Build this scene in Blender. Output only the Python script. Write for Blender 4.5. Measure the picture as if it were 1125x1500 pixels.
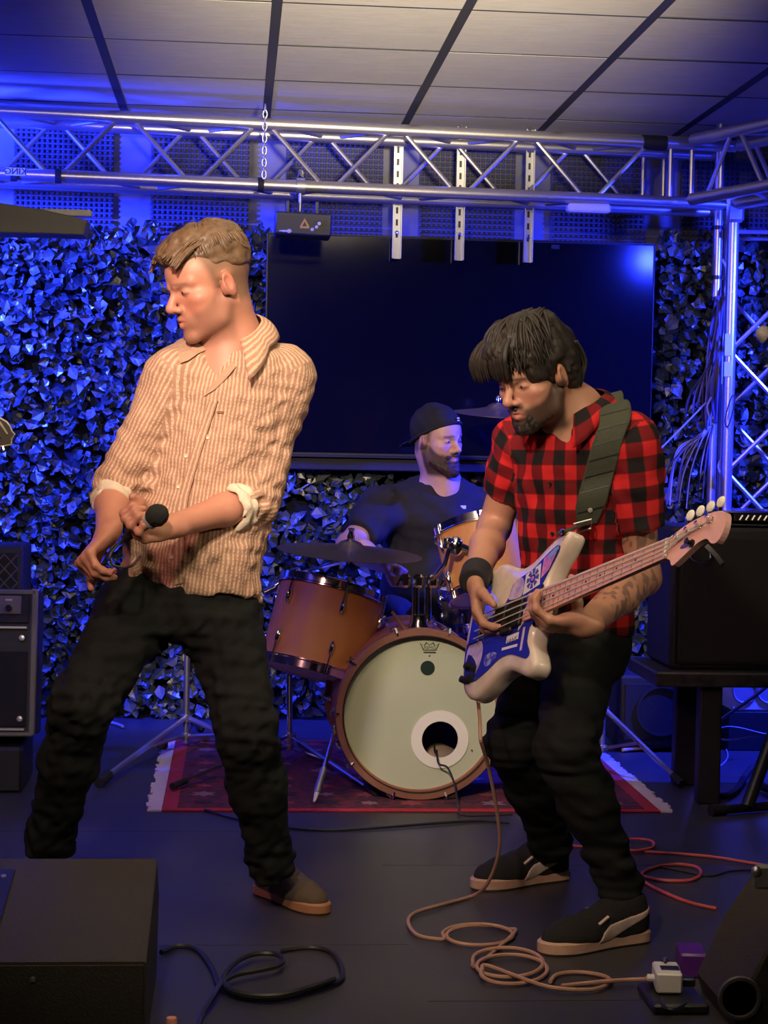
import bpy, bmesh, math, random
import numpy as np
from mathutils import Vector, Matrix
random.seed(7); rng = np.random.default_rng(7)
for o in list(bpy.data.objects): bpy.data.objects.remove(o)
SC = bpy.context.scene; COL = SC.collection
# ------------------------------------------------------------------ camera
FPX, IW, IH = 2600.0, 1125, 1500
cam = bpy.data.cameras.new('camera'); CAM = bpy.data.objects.new('camera', cam); COL.objects.link(CAM)
cam.sensor_fit = 'HORIZONTAL'; cam.sensor_width = 36; cam.lens = FPX / IW * 36; cam.clip_start = .05
CR = Matrix.Rotation(math.radians(-4.8), 3, 'Z') @ Matrix.Rotation(math.radians(90 - 2.3), 3, 'X') @ Matrix.Rotation(math.radians(1.15), 3, 'Z')
CAM.matrix_world = Matrix.Translation((0, 0, 1.2)) @ CR.to_4x4()
SC.camera = CAM
# ------------------------------------------------------------------ world, lights, exposure
w = bpy.data.worlds.new('world'); SC.world = w; w.use_nodes = True
w.node_tree.nodes['Background'].inputs[0].default_value = (.35, .35, .55, 1)
w.node_tree.nodes['Background'].inputs[1].default_value = 0
SC.view_settings.view_transform = 'Standard'; SC.view_settings.look = 'None'
SC.view_settings.exposure = 0.0; SC.view_settings.gamma = 1; SC.view_settings.use_curve_mapping = False
def lamp(name, kind, loc, energy, color, target=None, spot=60, blend=.6, size=.1):
    l = bpy.data.lights.new(name, kind); o = bpy.data.objects.new(name, l); COL.objects.link(o)
    o.location = loc; l.energy = energy; l.color = color
    if kind == 'SPOT': l.spot_size = math.radians(spot); l.spot_blend = blend
    l.shadow_soft_size = size
    if target is not None: o.rotation_euler = (Vector(target) - Vector(loc)).to_track_quat('-Z', 'Y').to_euler()
    return o
WARM, PINK, BLUE = (1, .80, .56), (1, .45, .40), (.015, .03, 1)
# stage spots and the room lamp hang on the audience side, the coloured washes beside the stage; none stands in the view
lamp('stage_spot_left_offscreen', 'SPOT', (-.40, 1.6, 2.42), 145, WARM, (.20, 4.8, 1.0), 66, .7, .09)
lamp('stage_spot_right_offscreen', 'SPOT', (3.2, 2.3, 2.4), 105, (1, .80, .54), (.15, 4.5, 1.25), 38, .8, .09)
lamp('stage_spot_pink_offscreen', 'SPOT', (-1.35, 2.5, 2.35), 75, PINK, (.35, 4.5, 1.1), 60, .8, .10)
lamp('stage_spot_drums_offscreen', 'SPOT', (-.45, 2.0, 2.45), 380, (1, .76, .60), (.55, 6.1, .74), 29, .7, .08)
lamp('room_lamp_offscreen', 'SPOT', (.45, 1.4, 1.65), 4300, (1, .84, .58), (.55, 6.4, 3.47), 34, 1, .12)
lamp('blue_wash_left_offscreen', 'SPOT', (-1.65, 6.62, 2.15), 1900, BLUE, (-1.05, 7.6, 1.75), 122, .9, .06)
lamp('blue_wash_right_offscreen', 'SPOT', (2.42, 4.5, 2.30), 190, BLUE, (2.0, 7.5, 1.6), 42, .9, .06)
lamp('blue_wash_tower_offscreen', 'SPOT', (2.75, 6.3, 2.0), 1150, BLUE, (2.0, 7.2, 1.0), 120, .9, .06)
lamp('violet_wash_left_offscreen', 'SPOT', (-1.9, 4.6, 2.4), 85, (.16, .10, 1), (.0, 6.0, 0.0), 62, .9, .08)

# ------------------------------------------------------------------ helpers
def V(*a): return np.array(a, float)
_CR = np.array(CR)
def at(px, py, Y):
    d = _CR @ V((px - IW / 2) / FPX, -(py - IH / 2) / FPX, -1)
    return V(0, 0, 1.2) + d * (Y / d[1])
def fl(px, py, z=0.0):
    d = _CR @ V((px - IW / 2) / FPX, -(py - IH / 2) / FPX, -1)
    return V(0, 0, 1.2) + d * ((z - 1.2) / d[2])
def nrm(v): v = np.asarray(v, float); return v / (np.linalg.norm(v) + 1e-12)
ORG = {}
def tag(o, label=None, cat=None, group=None, kind=None):
    if label: o['label'] = label
    if cat: o['category'] = cat
    if group: o['group'] = group
    if kind: o['kind'] = kind
    return o
def thing(name, loc, label=None, cat=None, group=None, kind=None):
    o = bpy.data.objects.new(name, None); COL.objects.link(o); o.location = [float(c) for c in loc]; o.empty_display_size = .05
    ORG[o.name] = np.asarray(loc, float); return tag(o, label, cat, group, kind)
def link(name, me, parent=None, org=None):
    o = bpy.data.objects.new(name, me); COL.objects.link(o)
    if parent is not None: o.parent = parent; ORG[o.name] = ORG[parent.name]
    else: o.location = [float(c) for c in org]; ORG[o.name] = np.asarray(org, float)
    return o
def mesh_obj(name, verts, faces, mat, parent=None, smooth=True, org=None, auto=None):
    verts = np.asarray(verts, float)
    if parent is not None: off = ORG[parent.name]
    else:
        off = org if org is not None else V((verts[:, 0].min() + verts[:, 0].max()) / 2, (verts[:, 1].min() + verts[:, 1].max()) / 2, verts[:, 2].min())
    me = bpy.data.meshes.new(name); me.from_pydata((verts - off).tolist(), [], [tuple(int(i) for i in f) for f in faces])
    if isinstance(mat, (list, tuple)):
        for m in mat: me.materials.append(m)
    else: me.materials.append(mat)
    if smooth: me.polygons.foreach_set('use_smooth', [True] * len(me.polygons))
    me.update()
    if auto is not None: me.set_sharp_from_angle(angle=math.radians(auto))
    return link(name, me, parent, off)
def frame(d, up=(0, 0, 1)):
    d = nrm(d); u = np.asarray(up, float)
    if abs(np.dot(d, nrm(u))) > .98: u = V(1, 0, 0)
    s = nrm(np.cross(u, d)); return s, np.cross(d, s), d
class MB:
    def __init__(s): s.v = []; s.f = []
    def add(s, vs, fs):
        b = len(s.v); s.v += [tuple(map(float, p)) for p in vs]; s.f += [tuple(i + b for i in f) for f in fs]; return s
    def box(s, c, size, rot=None, bev=.0):
        c = np.asarray(c, float); h = np.asarray(size, float) / 2; R = np.eye(3) if rot is None else np.asarray(rot)
        if bev <= 0:
            P = [c + R @ (h * V(i, j, k)) for i in (-1, 1) for j in (-1, 1) for k in (-1, 1)]
            return s.add(P, [(0, 1, 3, 2), (4, 6, 7, 5), (0, 4, 5, 1), (2, 3, 7, 6), (0, 2, 6, 4), (1, 5, 7, 3)])
        b = min(bev, h.min() * .9); P = []; idx = {}
        for i in (-1, 1):
            for j in (-1, 1):
                for k in (-1, 1):
                    sg = V(i, j, k)
                    for a in range(3):
                        q = (h - b) * sg; q[a] = h[a] * sg[a]; idx[(i, j, k, a)] = len(P); P.append(c + R @ q)
        F = []
        for a in range(3):
            o1, o2 = [x for x in range(3) if x != a]
            for sg in (-1, 1):
                q = []
                for (p1, p2) in ((-1, -1), (1, -1), (1, 1), (-1, 1)):
                    t = [0, 0, 0]; t[a] = sg; t[o1] = p1; t[o2] = p2; q.append(idx[(*t, a)])
                F.append(tuple(q))
            for p1 in (-1, 1):
                for p2 in (-1, 1):
                    q = []
                    for (e, ax) in ((-1, o1), (1, o1), (1, o2), (-1, o2)):
                        t = [0, 0, 0]; t[a] = e; t[o1] = p1; t[o2] = p2; q.append(idx[(*t, ax)])
                    F.append(tuple(q))
        for i in (-1, 1):
            for j in (-1, 1):
                for k in (-1, 1): F.append(tuple(idx[(i, j, k, a)] for a in range(3)))
        return s.add(P, F)
    def tube(s, pts, r, n=8, closed=False, up=(0, 0, 1), caps=True):
        pts = [np.asarray(p, float) for p in pts]; m = len(pts); rs = [r] * m if np.isscalar(r) else list(r)
        vs = []; N = None
        for i in range(m):
            if closed: t = pts[(i + 1) % m] - pts[i - 1]
            else: t = pts[min(i + 1, m - 1)] - pts[max(i - 1, 0)]
            t = nrm(t)
            if N is None: N = frame(t, up)[0]
            N = nrm(N - t * np.dot(N, t)); B = np.cross(t, N)
            for k in range(n):
                a = 2 * math.pi * k / n; vs.append(pts[i] + rs[i] * (math.cos(a) * N + math.sin(a) * B))
        fs = []
        for i in range(m if closed else m - 1):
            for k in range(n):
                a, b = i * n + k, i * n + (k + 1) % n; c, d = ((i + 1) % m) * n + (k + 1) % n, ((i + 1) % m) * n + k
                fs.append((a, b, c, d))
        if caps and not closed: fs += [tuple(range(n))[::-1], tuple((m - 1) * n + k for k in range(n))]
        return s.add(vs, fs)
    def lathe(s, prof, o, axis, n=28, up=(0, 0, 1)):
        a, b, d = frame(axis, up); o = np.asarray(o, float); vs = []; fs = []; m = len(prof)
        for (r, h) in prof:
            for k in range(n):
                t = 2 * math.pi * k / n; vs.append(o + d * h + r * (math.cos(t) * a + math.sin(t) * b))
        for i in range(m - 1):
            for k in range(n): fs.append((i * n + k, i * n + (k + 1) % n, (i + 1) * n + (k + 1) % n, (i + 1) * n + k))
        if prof[0][0] > 1e-6: fs.append(tuple(range(n))[::-1])
        if prof[-1][0] > 1e-6: fs.append(tuple((m - 1) * n + k for k in range(n)))
        return s.add(vs, fs)
    def ring(s, prof, o, axis, n=40, up=(0, 0, 1)):
        a, b, d = frame(axis, up); o = np.asarray(o, float); vs = []; fs = []; m = len(prof)
        for (r, h) in prof:
            for k in range(n):
                t = 2 * math.pi * k / n; vs.append(o + d * h + r * (math.cos(t) * a + math.sin(t) * b))
        for i in range(m):
            for k in range(n): fs.append((i * n + k, i * n + (k + 1) % n, ((i + 1) % m) * n + (k + 1) % n, ((i + 1) % m) * n + k))
        return s.add(vs, fs)
    def prism(s, out, o, u, v, t, bev=0):
        """outline (list of 2d) in plane o + a*u + b*v, extruded by t along u x v (both ways from 0 to t)"""
        o = np.asarray(o, float); u = np.asarray(u, float); v = np.asarray(v, float); w_ = nrm(np.cross(u, v)); n = len(out)
        O = np.asarray(out, float)
        def inset(d):
            R = []
            for i in range(n):
                a = nrm(O[i] - O[i - 1]); b = nrm(O[(i + 1) % n] - O[i]); na = V(-a[1], a[0]); nb = V(-b[1], b[0])
                q = nrm(na + nb); R.append(O[i] + q * d)
            return R
        area = sum(O[i][0] * O[(i + 1) % n][1] - O[(i + 1) % n][0] * O[i][1] for i in range(n))
        if area < 0: O = O[::-1]
        if bev: lay = [(inset(bev), 0), (O, bev), (O, t - bev), (inset(bev), t)]
        else: lay = [(O, 0), (O, t)]
        vs = [o + p[0] * u + p[1] * v + w_ * h for L, h in lay for p in L]; fs = []
        for i in range(len(lay) - 1):
            for k in range(n): fs.append((i * n + k, i * n + (k + 1) % n, (i + 1) * n + (k + 1) % n, (i + 1) * n + k))
        fs += [tuple(range(n))[::-1], tuple((len(lay) - 1) * n + k for k in range(n))]
        return s.add(vs, fs)
    def ball(s, c, r, n=12, m=8, R=None):
        c = np.asarray(c, float); r = V(r, r, r) if np.isscalar(r) else np.asarray(r, float); R = np.eye(3) if R is None else R
        vs = [c + R @ V(0, 0, r[2])]; fs = []
        for i in range(1, m):
            p = math.pi * i / m
            for k in range(n):
                t = 2 * math.pi * k / n; vs.append(c + R @ V(r[0] * math.sin(p) * math.cos(t), r[1] * math.sin(p) * math.sin(t), r[2] * math.cos(p)))
        vs.append(c + R @ V(0, 0, -r[2]))
        for k in range(n): fs.append((0, 1 + k, 1 + (k + 1) % n)); fs.append((len(vs) - 1, len(vs) - 1 - n + (k + 1) % n, len(vs) - 1 - n + k))
        for i in range(m - 2):
            for k in range(n): fs.append((1 + i * n + k, 1 + (i + 1) * n + k, 1 + (i + 1) * n + (k + 1) % n, 1 + i * n + (k + 1) % n))
        return s.add(vs, fs)
    def ribbon(s, pts, widths, sides, thick):
        """flat strip along pts, sides = lateral unit vectors, thickness along the normal"""
        m = len(pts); vs = []; fs = []
        ws = [widths] * m if np.isscalar(widths) else widths
        for i in range(m):
            t = nrm(np.asarray(pts[min(i + 1, m - 1)], float) - np.asarray(pts[max(i - 1, 0)], float)); sd = nrm(sides[i] if isinstance(sides, list) else sides)
            nn = nrm(np.cross(t, sd)); p = np.asarray(pts[i], float)
            vs += [p - sd * ws[i] / 2 - nn * thick / 2, p + sd * ws[i] / 2 - nn * thick / 2, p + sd * ws[i] / 2 + nn * thick / 2, p - sd * ws[i] / 2 + nn * thick / 2]
        for i in range(m - 1):
            for k in range(4): fs.append((i * 4 + k, i * 4 + (k + 1) % 4, (i + 1) * 4 + (k + 1) % 4, (i + 1) * 4 + k))
        fs += [(3, 2, 1, 0), tuple((m - 1) * 4 + k for k in range(4))]
        return s.add(vs, fs)
    def build(s, name, mat, parent=None, smooth=True, auto=40, org=None):
        return mesh_obj(name, s.v, s.f, mat, parent, smooth, org, auto if smooth else None)
def spline(P, n=6, closed=False):
    P = [np.asarray(p, float) for p in P]; out = []; m = len(P)
    for i in range(m if closed else m - 1):
        if closed: a, b, c, d = P[i - 1], P[i], P[(i + 1) % m], P[(i + 2) % m]
        else: a, b, c, d = P[max(i - 1, 0)], P[i], P[i + 1], P[min(i + 2, m - 1)]
        for k in range(n):
            t = k / n; out.append(.5 * (2 * b + (c - a) * t + (2 * a - 5 * b + 4 * c - d) * t * t + (3 * b - a - 3 * c + d) * t ** 3))
    if not closed: out.append(P[-1])
    return out
def text_mesh(name, body, mat, parent, o, u, v, size, thick=.0004, align='CENTER', shear=0):
    c = bpy.data.curves.new(name, 'FONT'); c.body = body; c.size = size; c.align_x = align; c.align_y = 'CENTER'; c.extrude = thick; c.shear = shear; c.resolution_u = 3
    t = bpy.data.objects.new(name, c); COL.objects.link(t); dg = bpy.context.evaluated_depsgraph_get()
    me = bpy.data.meshes.new_from_object(t.evaluated_get(dg)); bpy.data.objects.remove(t); bpy.data.curves.remove(c)
    u = nrm(u); v = nrm(v); w_ = nrm(np.cross(u, v)); off = ORG[parent.name]; q = np.asarray(o, float) - off
    M = Matrix([[u[i], v[i], w_[i], q[i]] for i in range(3)] + [[0, 0, 0, 1]]); me.transform(M)
    me.materials.clear(); me.materials.append(mat); return link(name, me, parent)
# ------------------------------------------------------------------ materials
MATS = {}
def mat(name, col, rough=.5, metal=0, spec=.5, bump=None, vary=None, emit=None, alpha=None, coat=0, sheen=0):
    """bump=(scale, strength[, stretch xyz]); vary=(scale, colour2, contrast)"""
    m = bpy.data.materials.new(name); m.use_nodes = True; nt = m.node_tree; b = nt.nodes['Principled BSDF']
    b.inputs['Base Color'].default_value = (*col, 1); b.inputs['Roughness'].default_value = rough; b.inputs['Metallic'].default_value = metal
    b.inputs['Specular IOR Level'].default_value = spec; b.inputs['Coat Weight'].default_value = coat
    if sheen: b.inputs['Sheen Weight'].default_value = sheen
    if emit: b.inputs['Emission Color'].default_value = (*emit[:3], 1); b.inputs['Emission Strength'].default_value = emit[3]
    tc = nt.nodes.new('ShaderNodeTexCoord')
    def noise(sc, st=None, det=3):
        n = nt.nodes.new('ShaderNodeTexNoise'); n.inputs['Scale'].default_value = sc; n.inputs['Detail'].default_value = det
        if st:
            mp = nt.nodes.new('ShaderNodeMapping'); mp.inputs['Scale'].default_value = st; nt.links.new(tc.outputs['Object'], mp.inputs[0]); nt.links.new(mp.outputs[0], n.inputs[0])
        else: nt.links.new(tc.outputs['Object'], n.inputs[0])
        return n
    if vary:
        n = noise(vary[0], vary[3] if len(vary) > 3 else None); r = nt.nodes.new('ShaderNodeValToRGB'); r.color_ramp.elements[0].position = .5 - vary[2]; r.color_ramp.elements[1].position = .5 + vary[2]
        r.color_ramp.elements[0].color = (*col, 1); r.color_ramp.elements[1].color = (*vary[1], 1)
        nt.links.new(n.outputs[0], r.inputs[0]); nt.links.new(r.outputs[0], b.inputs['Base Color'])
    if bump:
        n = noise(bump[0], bump[2] if len(bump) > 2 else None); bp = nt.nodes.new('ShaderNodeBump'); bp.inputs['Strength'].default_value = bump[1]; bp.inputs['Distance'].default_value = .004
        nt.links.new(n.outputs[0], bp.inputs['Height']); nt.links.new(bp.outputs[0], b.inputs['Normal'])
    MATS[name] = m; return m
M_alu = mat('aluminium', (.62, .60, .60), .34, .9, bump=(60, .05)); M_chrome = mat('chrome', (.8, .8, .82), .12, 1)
M_steel = mat('satin_steel', (.5, .5, .5), .38, .9); M_black = mat('black_paint', (.012, .012, .013), .45); M_blackm = mat('black_metal', (.02, .02, .022), .35, .3)
M_rubber = mat('rubber', (.012, .012, .012), .7); M_tolex = mat('tolex', (.016, .016, .017), .55, bump=(420, .35)); M_grille = mat('grille_cloth', (.011, .0105, .011), .85, bump=(700, .5))
M_white = mat('white_plastic', (.75, .74, .72), .4); M_cream = mat('cream_paint', (.72, .66, .58), .3, coat=.4); M_rubfoot = M_rubber
M_trim = mat('grey_piping', (.16, .15, .12), .55); M_silver = mat('silver_strip', (.7, .69, .66), .3, .6)
# ================================================================== the room
CEIL = 2.56; BACK = 7.72
M_floor = mat('stage_vinyl', (.030, .030, .034), .42, vary=(2.2, (.05, .05, .055), .25), bump=(45, .08)); M_gap = mat('floor_underlay', (.05, .05, .055), .8)
M_tile = mat('ceiling_tile', (.60, .57, .50), .9, vary=(26, (.50, .47, .41), .3, (.35, 1.6, 1)), bump=(60, .25, (.25, 2.2, 1))); M_bar = mat('ceiling_bar', (.035, .035, .04), .6)
M_wall = mat('wall_paint', (.20, .20, .22), .8, bump=(30, .1)); M_foam = mat('acoustic_foam', (.10, .10, .11), .95); M_dark = mat('dark_wall', (.05, .05, .055), .85)
fr = thing('floor', (0, 5, 0), kind='structure')
for (x0, x1, y0) in ((-3.2, -1.98, 5.39), (-1.98, .43, 5.39), (.43, 2.87, 4.96), (2.87, 4.2, 4.96)):
    for k in range(-4, 3):
        a, b = y0 + 1.22 * k, y0 + 1.22 * (k + 1)
        if b < 1.2 or a > 7.8: continue
        b = min(b, 7.8)
        MB().box(((x0 + x1) / 2, (a + b) / 2, -.02), (x1 - x0, b - a - .003, .04)).build('deck_panel', M_floor, fr)
MB().box((.5, 4.5, -.05), (7.6, 6.8, .05)).build('deck_base', M_gap, fr)
cl = thing('ceiling', (0, 5, CEIL), kind='structure')
XB = [.105 + .597 * k for k in range(-5, 7)]; YB = [5.62 + .608 * k for k in range(-6, 5)]
tile_me = None
for i in range(len(XB) - 1):
    for j in range(len(YB) - 1):
        c = V((XB[i] + XB[i + 1]) / 2, (YB[j] + YB[j + 1]) / 2, CEIL + .012 + rng.uniform(-.002, .002))
        if tile_me is None:
            o = MB().box(c, (.597 - .026, .608 - .011, .016), bev=.003).build('ceiling_tile', M_tile, cl); tile_me = o.data; c0 = c
        else:
            o = bpy.data.objects.new('ceiling_tile', tile_me); COL.objects.link(o); o.parent = cl; o.location = c - c0
for x in XB: MB().box((x, (YB[0] + YB[-1]) / 2, CEIL + .008), (.034, YB[-1] - YB[0], .012)).build('grid_bar', M_bar, cl, smooth=False)
for y in YB: MB().box(((XB[0] + XB[-1]) / 2, y, CEIL + .009), (XB[-1] - XB[0], .014, .012)).build('grid_bar', M_bar, cl, smooth=False)
tag(MB().box((.5, BACK + .06, 1.28), (7.2, .1, 2.7)).build('wall_back', M_wall), kind='structure')
tag(MB().box((-2.95, 4.7, 1.28), (.1, 6.1, 2.6)).build('wall_left', M_dark), kind='structure')
tag(MB().box((3.95, 4.7, 1.28), (.1, 6.1, 2.6)).build('wall_right', M_dark), kind='structure')
tag(MB().box((.5, BACK - .0, .05), (6.8, .02, .1)).build('baseboard_back', M_black), kind='structure')
# ---- acoustic foam panels on the back wall
foam_proto = None
PW = .42; pit = .0210
x0 = at(20, 320, BACK)[0]
fl_names = ['past the grey duct', 'behind the grey duct', 'above the singer\'s head', 'behind the laser box', 'between the slotted struts', 'above the television corner', 'behind the silver cable pipe', 'behind the truss tower']
for i in range(-1, 7):
    for lev, zb in ((0, 1.70), (1, 2.125)):
        bx = x0 + .578 * i
        n = int(PW / pit); vs = []; fs = []
        if foam_proto is None:
            vs = [(0, 0, 0), (PW, 0, 0), (PW, 0, PW), (0, 0, PW), (0, -.022, 0), (PW, -.022, 0), (PW, -.022, PW), (0, -.022, PW)]
            fs = [(0, 1, 5, 4), (1, 2, 6, 5), (2, 3, 7, 6), (3, 0, 4, 7), (4, 5, 6, 7), (3, 2, 1, 0)]
            for a in range(n):
                for b in range(n):
                    p = len(vs); X, Z = a * PW / n, b * PW / n; d = PW / n; e = .0025
                    vs += [(X + e, -.0221, Z + e), (X + d - e, -.0221, Z + e), (X + d - e, -.0221, Z + d - e), (X + e, -.0221, Z + d - e), (X + d * .38, -.038, Z + d * .38), (X + d * .62, -.038, Z + d * .38), (X + d * .62, -.038, Z + d * .62), (X + d * .38, -.038, Z + d * .62)]
                    fs += [(p, p + 1, p + 5, p + 4), (p + 1, p + 2, p + 6, p + 5), (p + 2, p + 3, p + 7, p + 6), (p + 3, p, p + 4, p + 7), (p + 4, p + 5, p + 6, p + 7)]
            o = mesh_obj('foam_panel', np.array(vs) + V(bx, BACK + .009, zb), fs, M_foam, smooth=False); foam_proto = o; fo = V(*o.location) - V(bx, BACK + .009, zb)
        else:
            o = bpy.data.objects.new('foam_panel', foam_proto.data); COL.objects.link(o); o.location = V(bx, BACK + .009, zb) + fo
        tag(o, ('upper' if lev else 'lower') + ' studded acoustic foam panel on the back wall, ' + fl_names[i + 1], 'foam panel', 'upper acoustic foam panels' if lev else 'lower acoustic foam panels')
# ---- artificial ivy hedge
M_leaf = [mat('ivy_leaf_' + n, c, .30, spec=.7, bump=(80, .2)) for n, c in (('dark', (.035, .05, .035)), ('green', (.06, .085, .06)), ('pale', (.13, .15, .13)))]
M_back = mat('hedge_backing', (.006, .008, .007), .9)
leaf_me = []
for k in range(9):
    L = 1; W_ = rng.uniform(.55, .85); f = rng.uniform(.12, .45); t = rng.uniform(-.3, .3)
    pts = [(0, 0, -.5), (-W_ * .5, -f * .6, -.12), (-W_ * .36, -f * .5, .2), (0, t, .5), (W_ * .36, -f * .5, .2), (W_ * .5, -f * .6, -.12), (0, .04, -.1), (0, .06 + t * .3, .2)]
    me = bpy.data.meshes.new('leaf'); me.from_pydata(pts, [], [(0, 6, 1), (1, 6, 7, 2), (2, 7, 3), (0, 5, 6), (5, 4, 7, 6), (4, 3, 7)]); me.materials.append(M_leaf[0 if k < 4 else 1 if k < 7 else 2]); leaf_me.append(me)
def leaf_xf(x, z, y, s):
    n = V(rng.normal(0, .55), -1, rng.normal(.15, .5)); a, b, d = frame(n); th = rng.uniform(0, 6.283)
    R = np.stack([math.cos(th) * a + math.sin(th) * b, -d, -math.sin(th) * a + math.cos(th) * b], 1)
    return R * s, V(x, y, z)
def hedge(x0, x1, z1, label, dens, ztop_f=None):
    yb = BACK - .055
    h = thing('ivy_hedge', ((x0 + x1) / 2, yb, 0), label, 'hedge', 'panels of the artificial ivy hedge')
    MB().box(((x0 + x1) / 2, yb + .012, z1 / 2 - .02), (x1 - x0, .02, z1 - .05)).build('backing', M_back, h, smooth=False)
    N = int((x1 - x0) * z1 * dens); vs = []; fs = []; mi = []
    arr = []
    for i in range(N):
        x, z = rng.uniform(x0, x1), rng.uniform(.02, z1 + .02 + .03 * math.sin(x0 * 9 + i)); dep = rng.uniform(0, 1) ** .7; bulge = .05 * (math.sin(x * 7.1 + 1.3 * z) * math.sin(z * 5.3 + x) * .5 + .5)
        y = yb - .012 - dep * .09 - bulge; s = rng.uniform(.034, .072); arr.append((s + dep * .03, x, z, y, s))
    arr.sort(key=lambda t: -t[0])
    for i, (_, x, z, y, s) in enumerate(arr):
        R, p = leaf_xf(x, z, y, s); k = rng.integers(0, 9)
        if i < 300:
            o = bpy.data.objects.new('leaf', leaf_me[k]); COL.objects.link(o); o.parent = h; o.matrix_local = Matrix([[*R[a], (p - ORG[h.name])[a]] for a in range(3)] + [[0, 0, 0, 1]])
        else:
            b = len(vs); me = leaf_me[k]; vs += [R @ V(*v.co) + p for v in me.vertices]; fs += [tuple(j + b for j in q.vertices) for q in me.polygons]; mi += [0 if k < 4 else 1 if k < 7 else 2] * 6
    o = mesh_obj('leaf_mass', vs, fs, M_leaf, h, smooth=False); o.data.polygons.foreach_set('material_index', mi); tag(o, kind='stuff')
hx = lambda px, py=600: at(px, py, BACK - .1)[0]
hedge(hx(-150), hx(392), at(100, 338, BACK - .1)[2], 'tall glossy ivy hedge panel, blue-lit, behind the singer', 1650)
hedge(hx(393), hx(955), at(600, 664, BACK - .1)[2], 'low ivy hedge panel under the wide television behind the drums', 1350)
hedge(hx(956), hx(1290), at(1000, 352, BACK - .1)[2], 'tall ivy hedge panel behind the truss tower and cables', 1650)
# ---- grey duct above the hedge on the left
M_grey = mat('grey_sheet', (.17, .16, .15), .6)
dct = thing('metal_duct', at(60, 330, 6.4), 'sloping grey sheet duct above the ivy hedge, with a pale strip', 'duct')
pts = [(-860, 268), (-160, 275), (0, 297), (60, 306), (128, 322), (122, 344), (60, 342), (-160, 338), (-860, 332)]
P = [at(x, y, 6.35) for x, y in pts]; MB().prism([(p[0], p[2]) for p in P], (0, 6.50, 0), (1, 0, 0), (0, 0, 1), .15, .004).build('duct_body', M_grey, dct)
a, b = at(58, 309, 6.5), at(134, 313, 6.5); MB().box((a + b) / 2 + V(0, .02, 0), (b[0] - a[0], .04, .024), bev=.003).build('pale_strip', mat('pale_strip', (.6, .56, .48), .5), dct)
# ================================================================== trusses
def seg_tube(name, a, b, r, m, parent, n=10): return MB().tube([a, b], r, n).build(name, m, parent)
SP = .238; TR = .0245
def box_truss(name, A, B, label, phase, skip=(), nodes=None, per=.535, ends=(), upv=(0, 0, 1)):
    """A,B centre of the front-bottom chord ends; section extends up and to the back"""
    A, B = np.asarray(A, float), np.asarray(B, float); d = nrm(B - A); L = np.linalg.norm(B - A); up = np.asarray(upv, float); bk = nrm(np.cross(up, d)); 
    t = thing(name, (A + B) / 2, label, 'truss', 'aluminium stage trusses')
    C = {}
    for nme, off in (('fb', 0 * up), ('ft', up * SP), ('bb', bk * SP), ('bt', up * SP + bk * SP)):
        C[nme] = off; seg_tube('chord', A + off, B + off, TR, M_alu, t, 14)
    def zig(lo, hi, ph, r=.0095):
        s = -per + ph
        while s < L:
            for (s0, s1, e0, e1) in ((s, s + per / 2, lo, hi), (s + per / 2, s + per, hi, lo)):
                s0 += .022; s1 -= .022
                if s0 > .02 and s1 < L - sum(ends) - .02: seg_tube('brace', A + d * s0 + C[e0], A + d * s1 + C[e1], r, M_alu, t, 8)
            s += per
    zig('fb', 'ft', phase); zig('bb', 'bt', phase + per / 2); zig('fb', 'bb', phase + .1, .008); zig('ft', 'bt', phase + .3, .008)
    for e in ends and (L - sum(ends) * .92, L - sum(ends) * .62, L - .06) or ():
        seg_tube('brace', A + d * e + C['fb'], A + d * e + C['ft'], .0095, M_alu, t, 8); seg_tube('brace', A + d * (e - .04) + C['bb'], A + d * (e - .04) + C['bt'], .0095, M_alu, t, 8)
    return t
YA, YBk = 6.93, 7.22
A = at(-220, 240, YA); Bc = at(1075, 300, YBk); A[2] = at(0, 252, YA)[2]; Bc[2] = at(1075, 300, YBk)[2]
zt = (A[2] + Bc[2]) / 2
ph = None
d = nrm(Bc - A); n80 = at(80, 253, 6.96); ph = np.dot(n80 - A, d) % .535
ft = box_truss('ceiling_truss', A, Bc, 'long horizontal silver box truss under the ceiling above the television', ph, ends=(.30,))
C2 = at(1330, 268, 5.5); C2[2] = Bc[2]
sd = nrm(V(.42, -1, 0)); st = box_truss('ceiling_truss', Bc + sd * 1.6 + V(0, 0, 0), Bc + sd * .03, 'short horizontal silver truss running forward from the tower', .1, per=.4)
tw = thing('truss_tower', (Bc[0] + .1, Bc[1] + .1, 0), 'upright silver box truss tower behind the bass cabinet', 'truss', 'aluminium stage trusses')
q = [Bc * V(1, 1, 0) + o for o in (V(0, 0, 0), V(SP, -.04, 0), V(.05, SP, 0), V(SP + .05, SP - .04, 0))]
for p in q: seg_tube('chord', p, p + V(0, 0, Bc[2] - .0), TR, M_alu, tw, 14)
for (i, j, ph0) in ((0, 1, 0), (2, 3, .25), (0, 2, .12), (1, 3, .3)):
    z = -.4 + ph0
    while z < 2.1:
        for (za, zb, s, e) in ((z, z + .25, i, j), (z + .25, z + .5, j, i)):
            if za > .03 and zb < Bc[2] - .15: seg_tube('brace', q[s] + V(0, 0, za), q[e] + V(0, 0, zb), .0095, M_alu, tw, 8)
        z += .5
    for zz in (.05, Bc[2] - .11): seg_tube('brace', q[i] + V(0, 0, zz), q[j] + V(0, 0, zz), .0095, M_alu, tw, 8)
MB().box((np.mean([p[0] for p in q]), np.mean([p[1] for p in q]), .012), (.34, .34, .022), bev=.003).build('base_plate', M_steel, tw)
MB().box(Bc + V(.0, 0, -.02), (.075, .075, .11), bev=.012).build('corner_block', M_alu, tw)
stk = mat('sticker_paper', (.55, .55, .58), .6)
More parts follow.
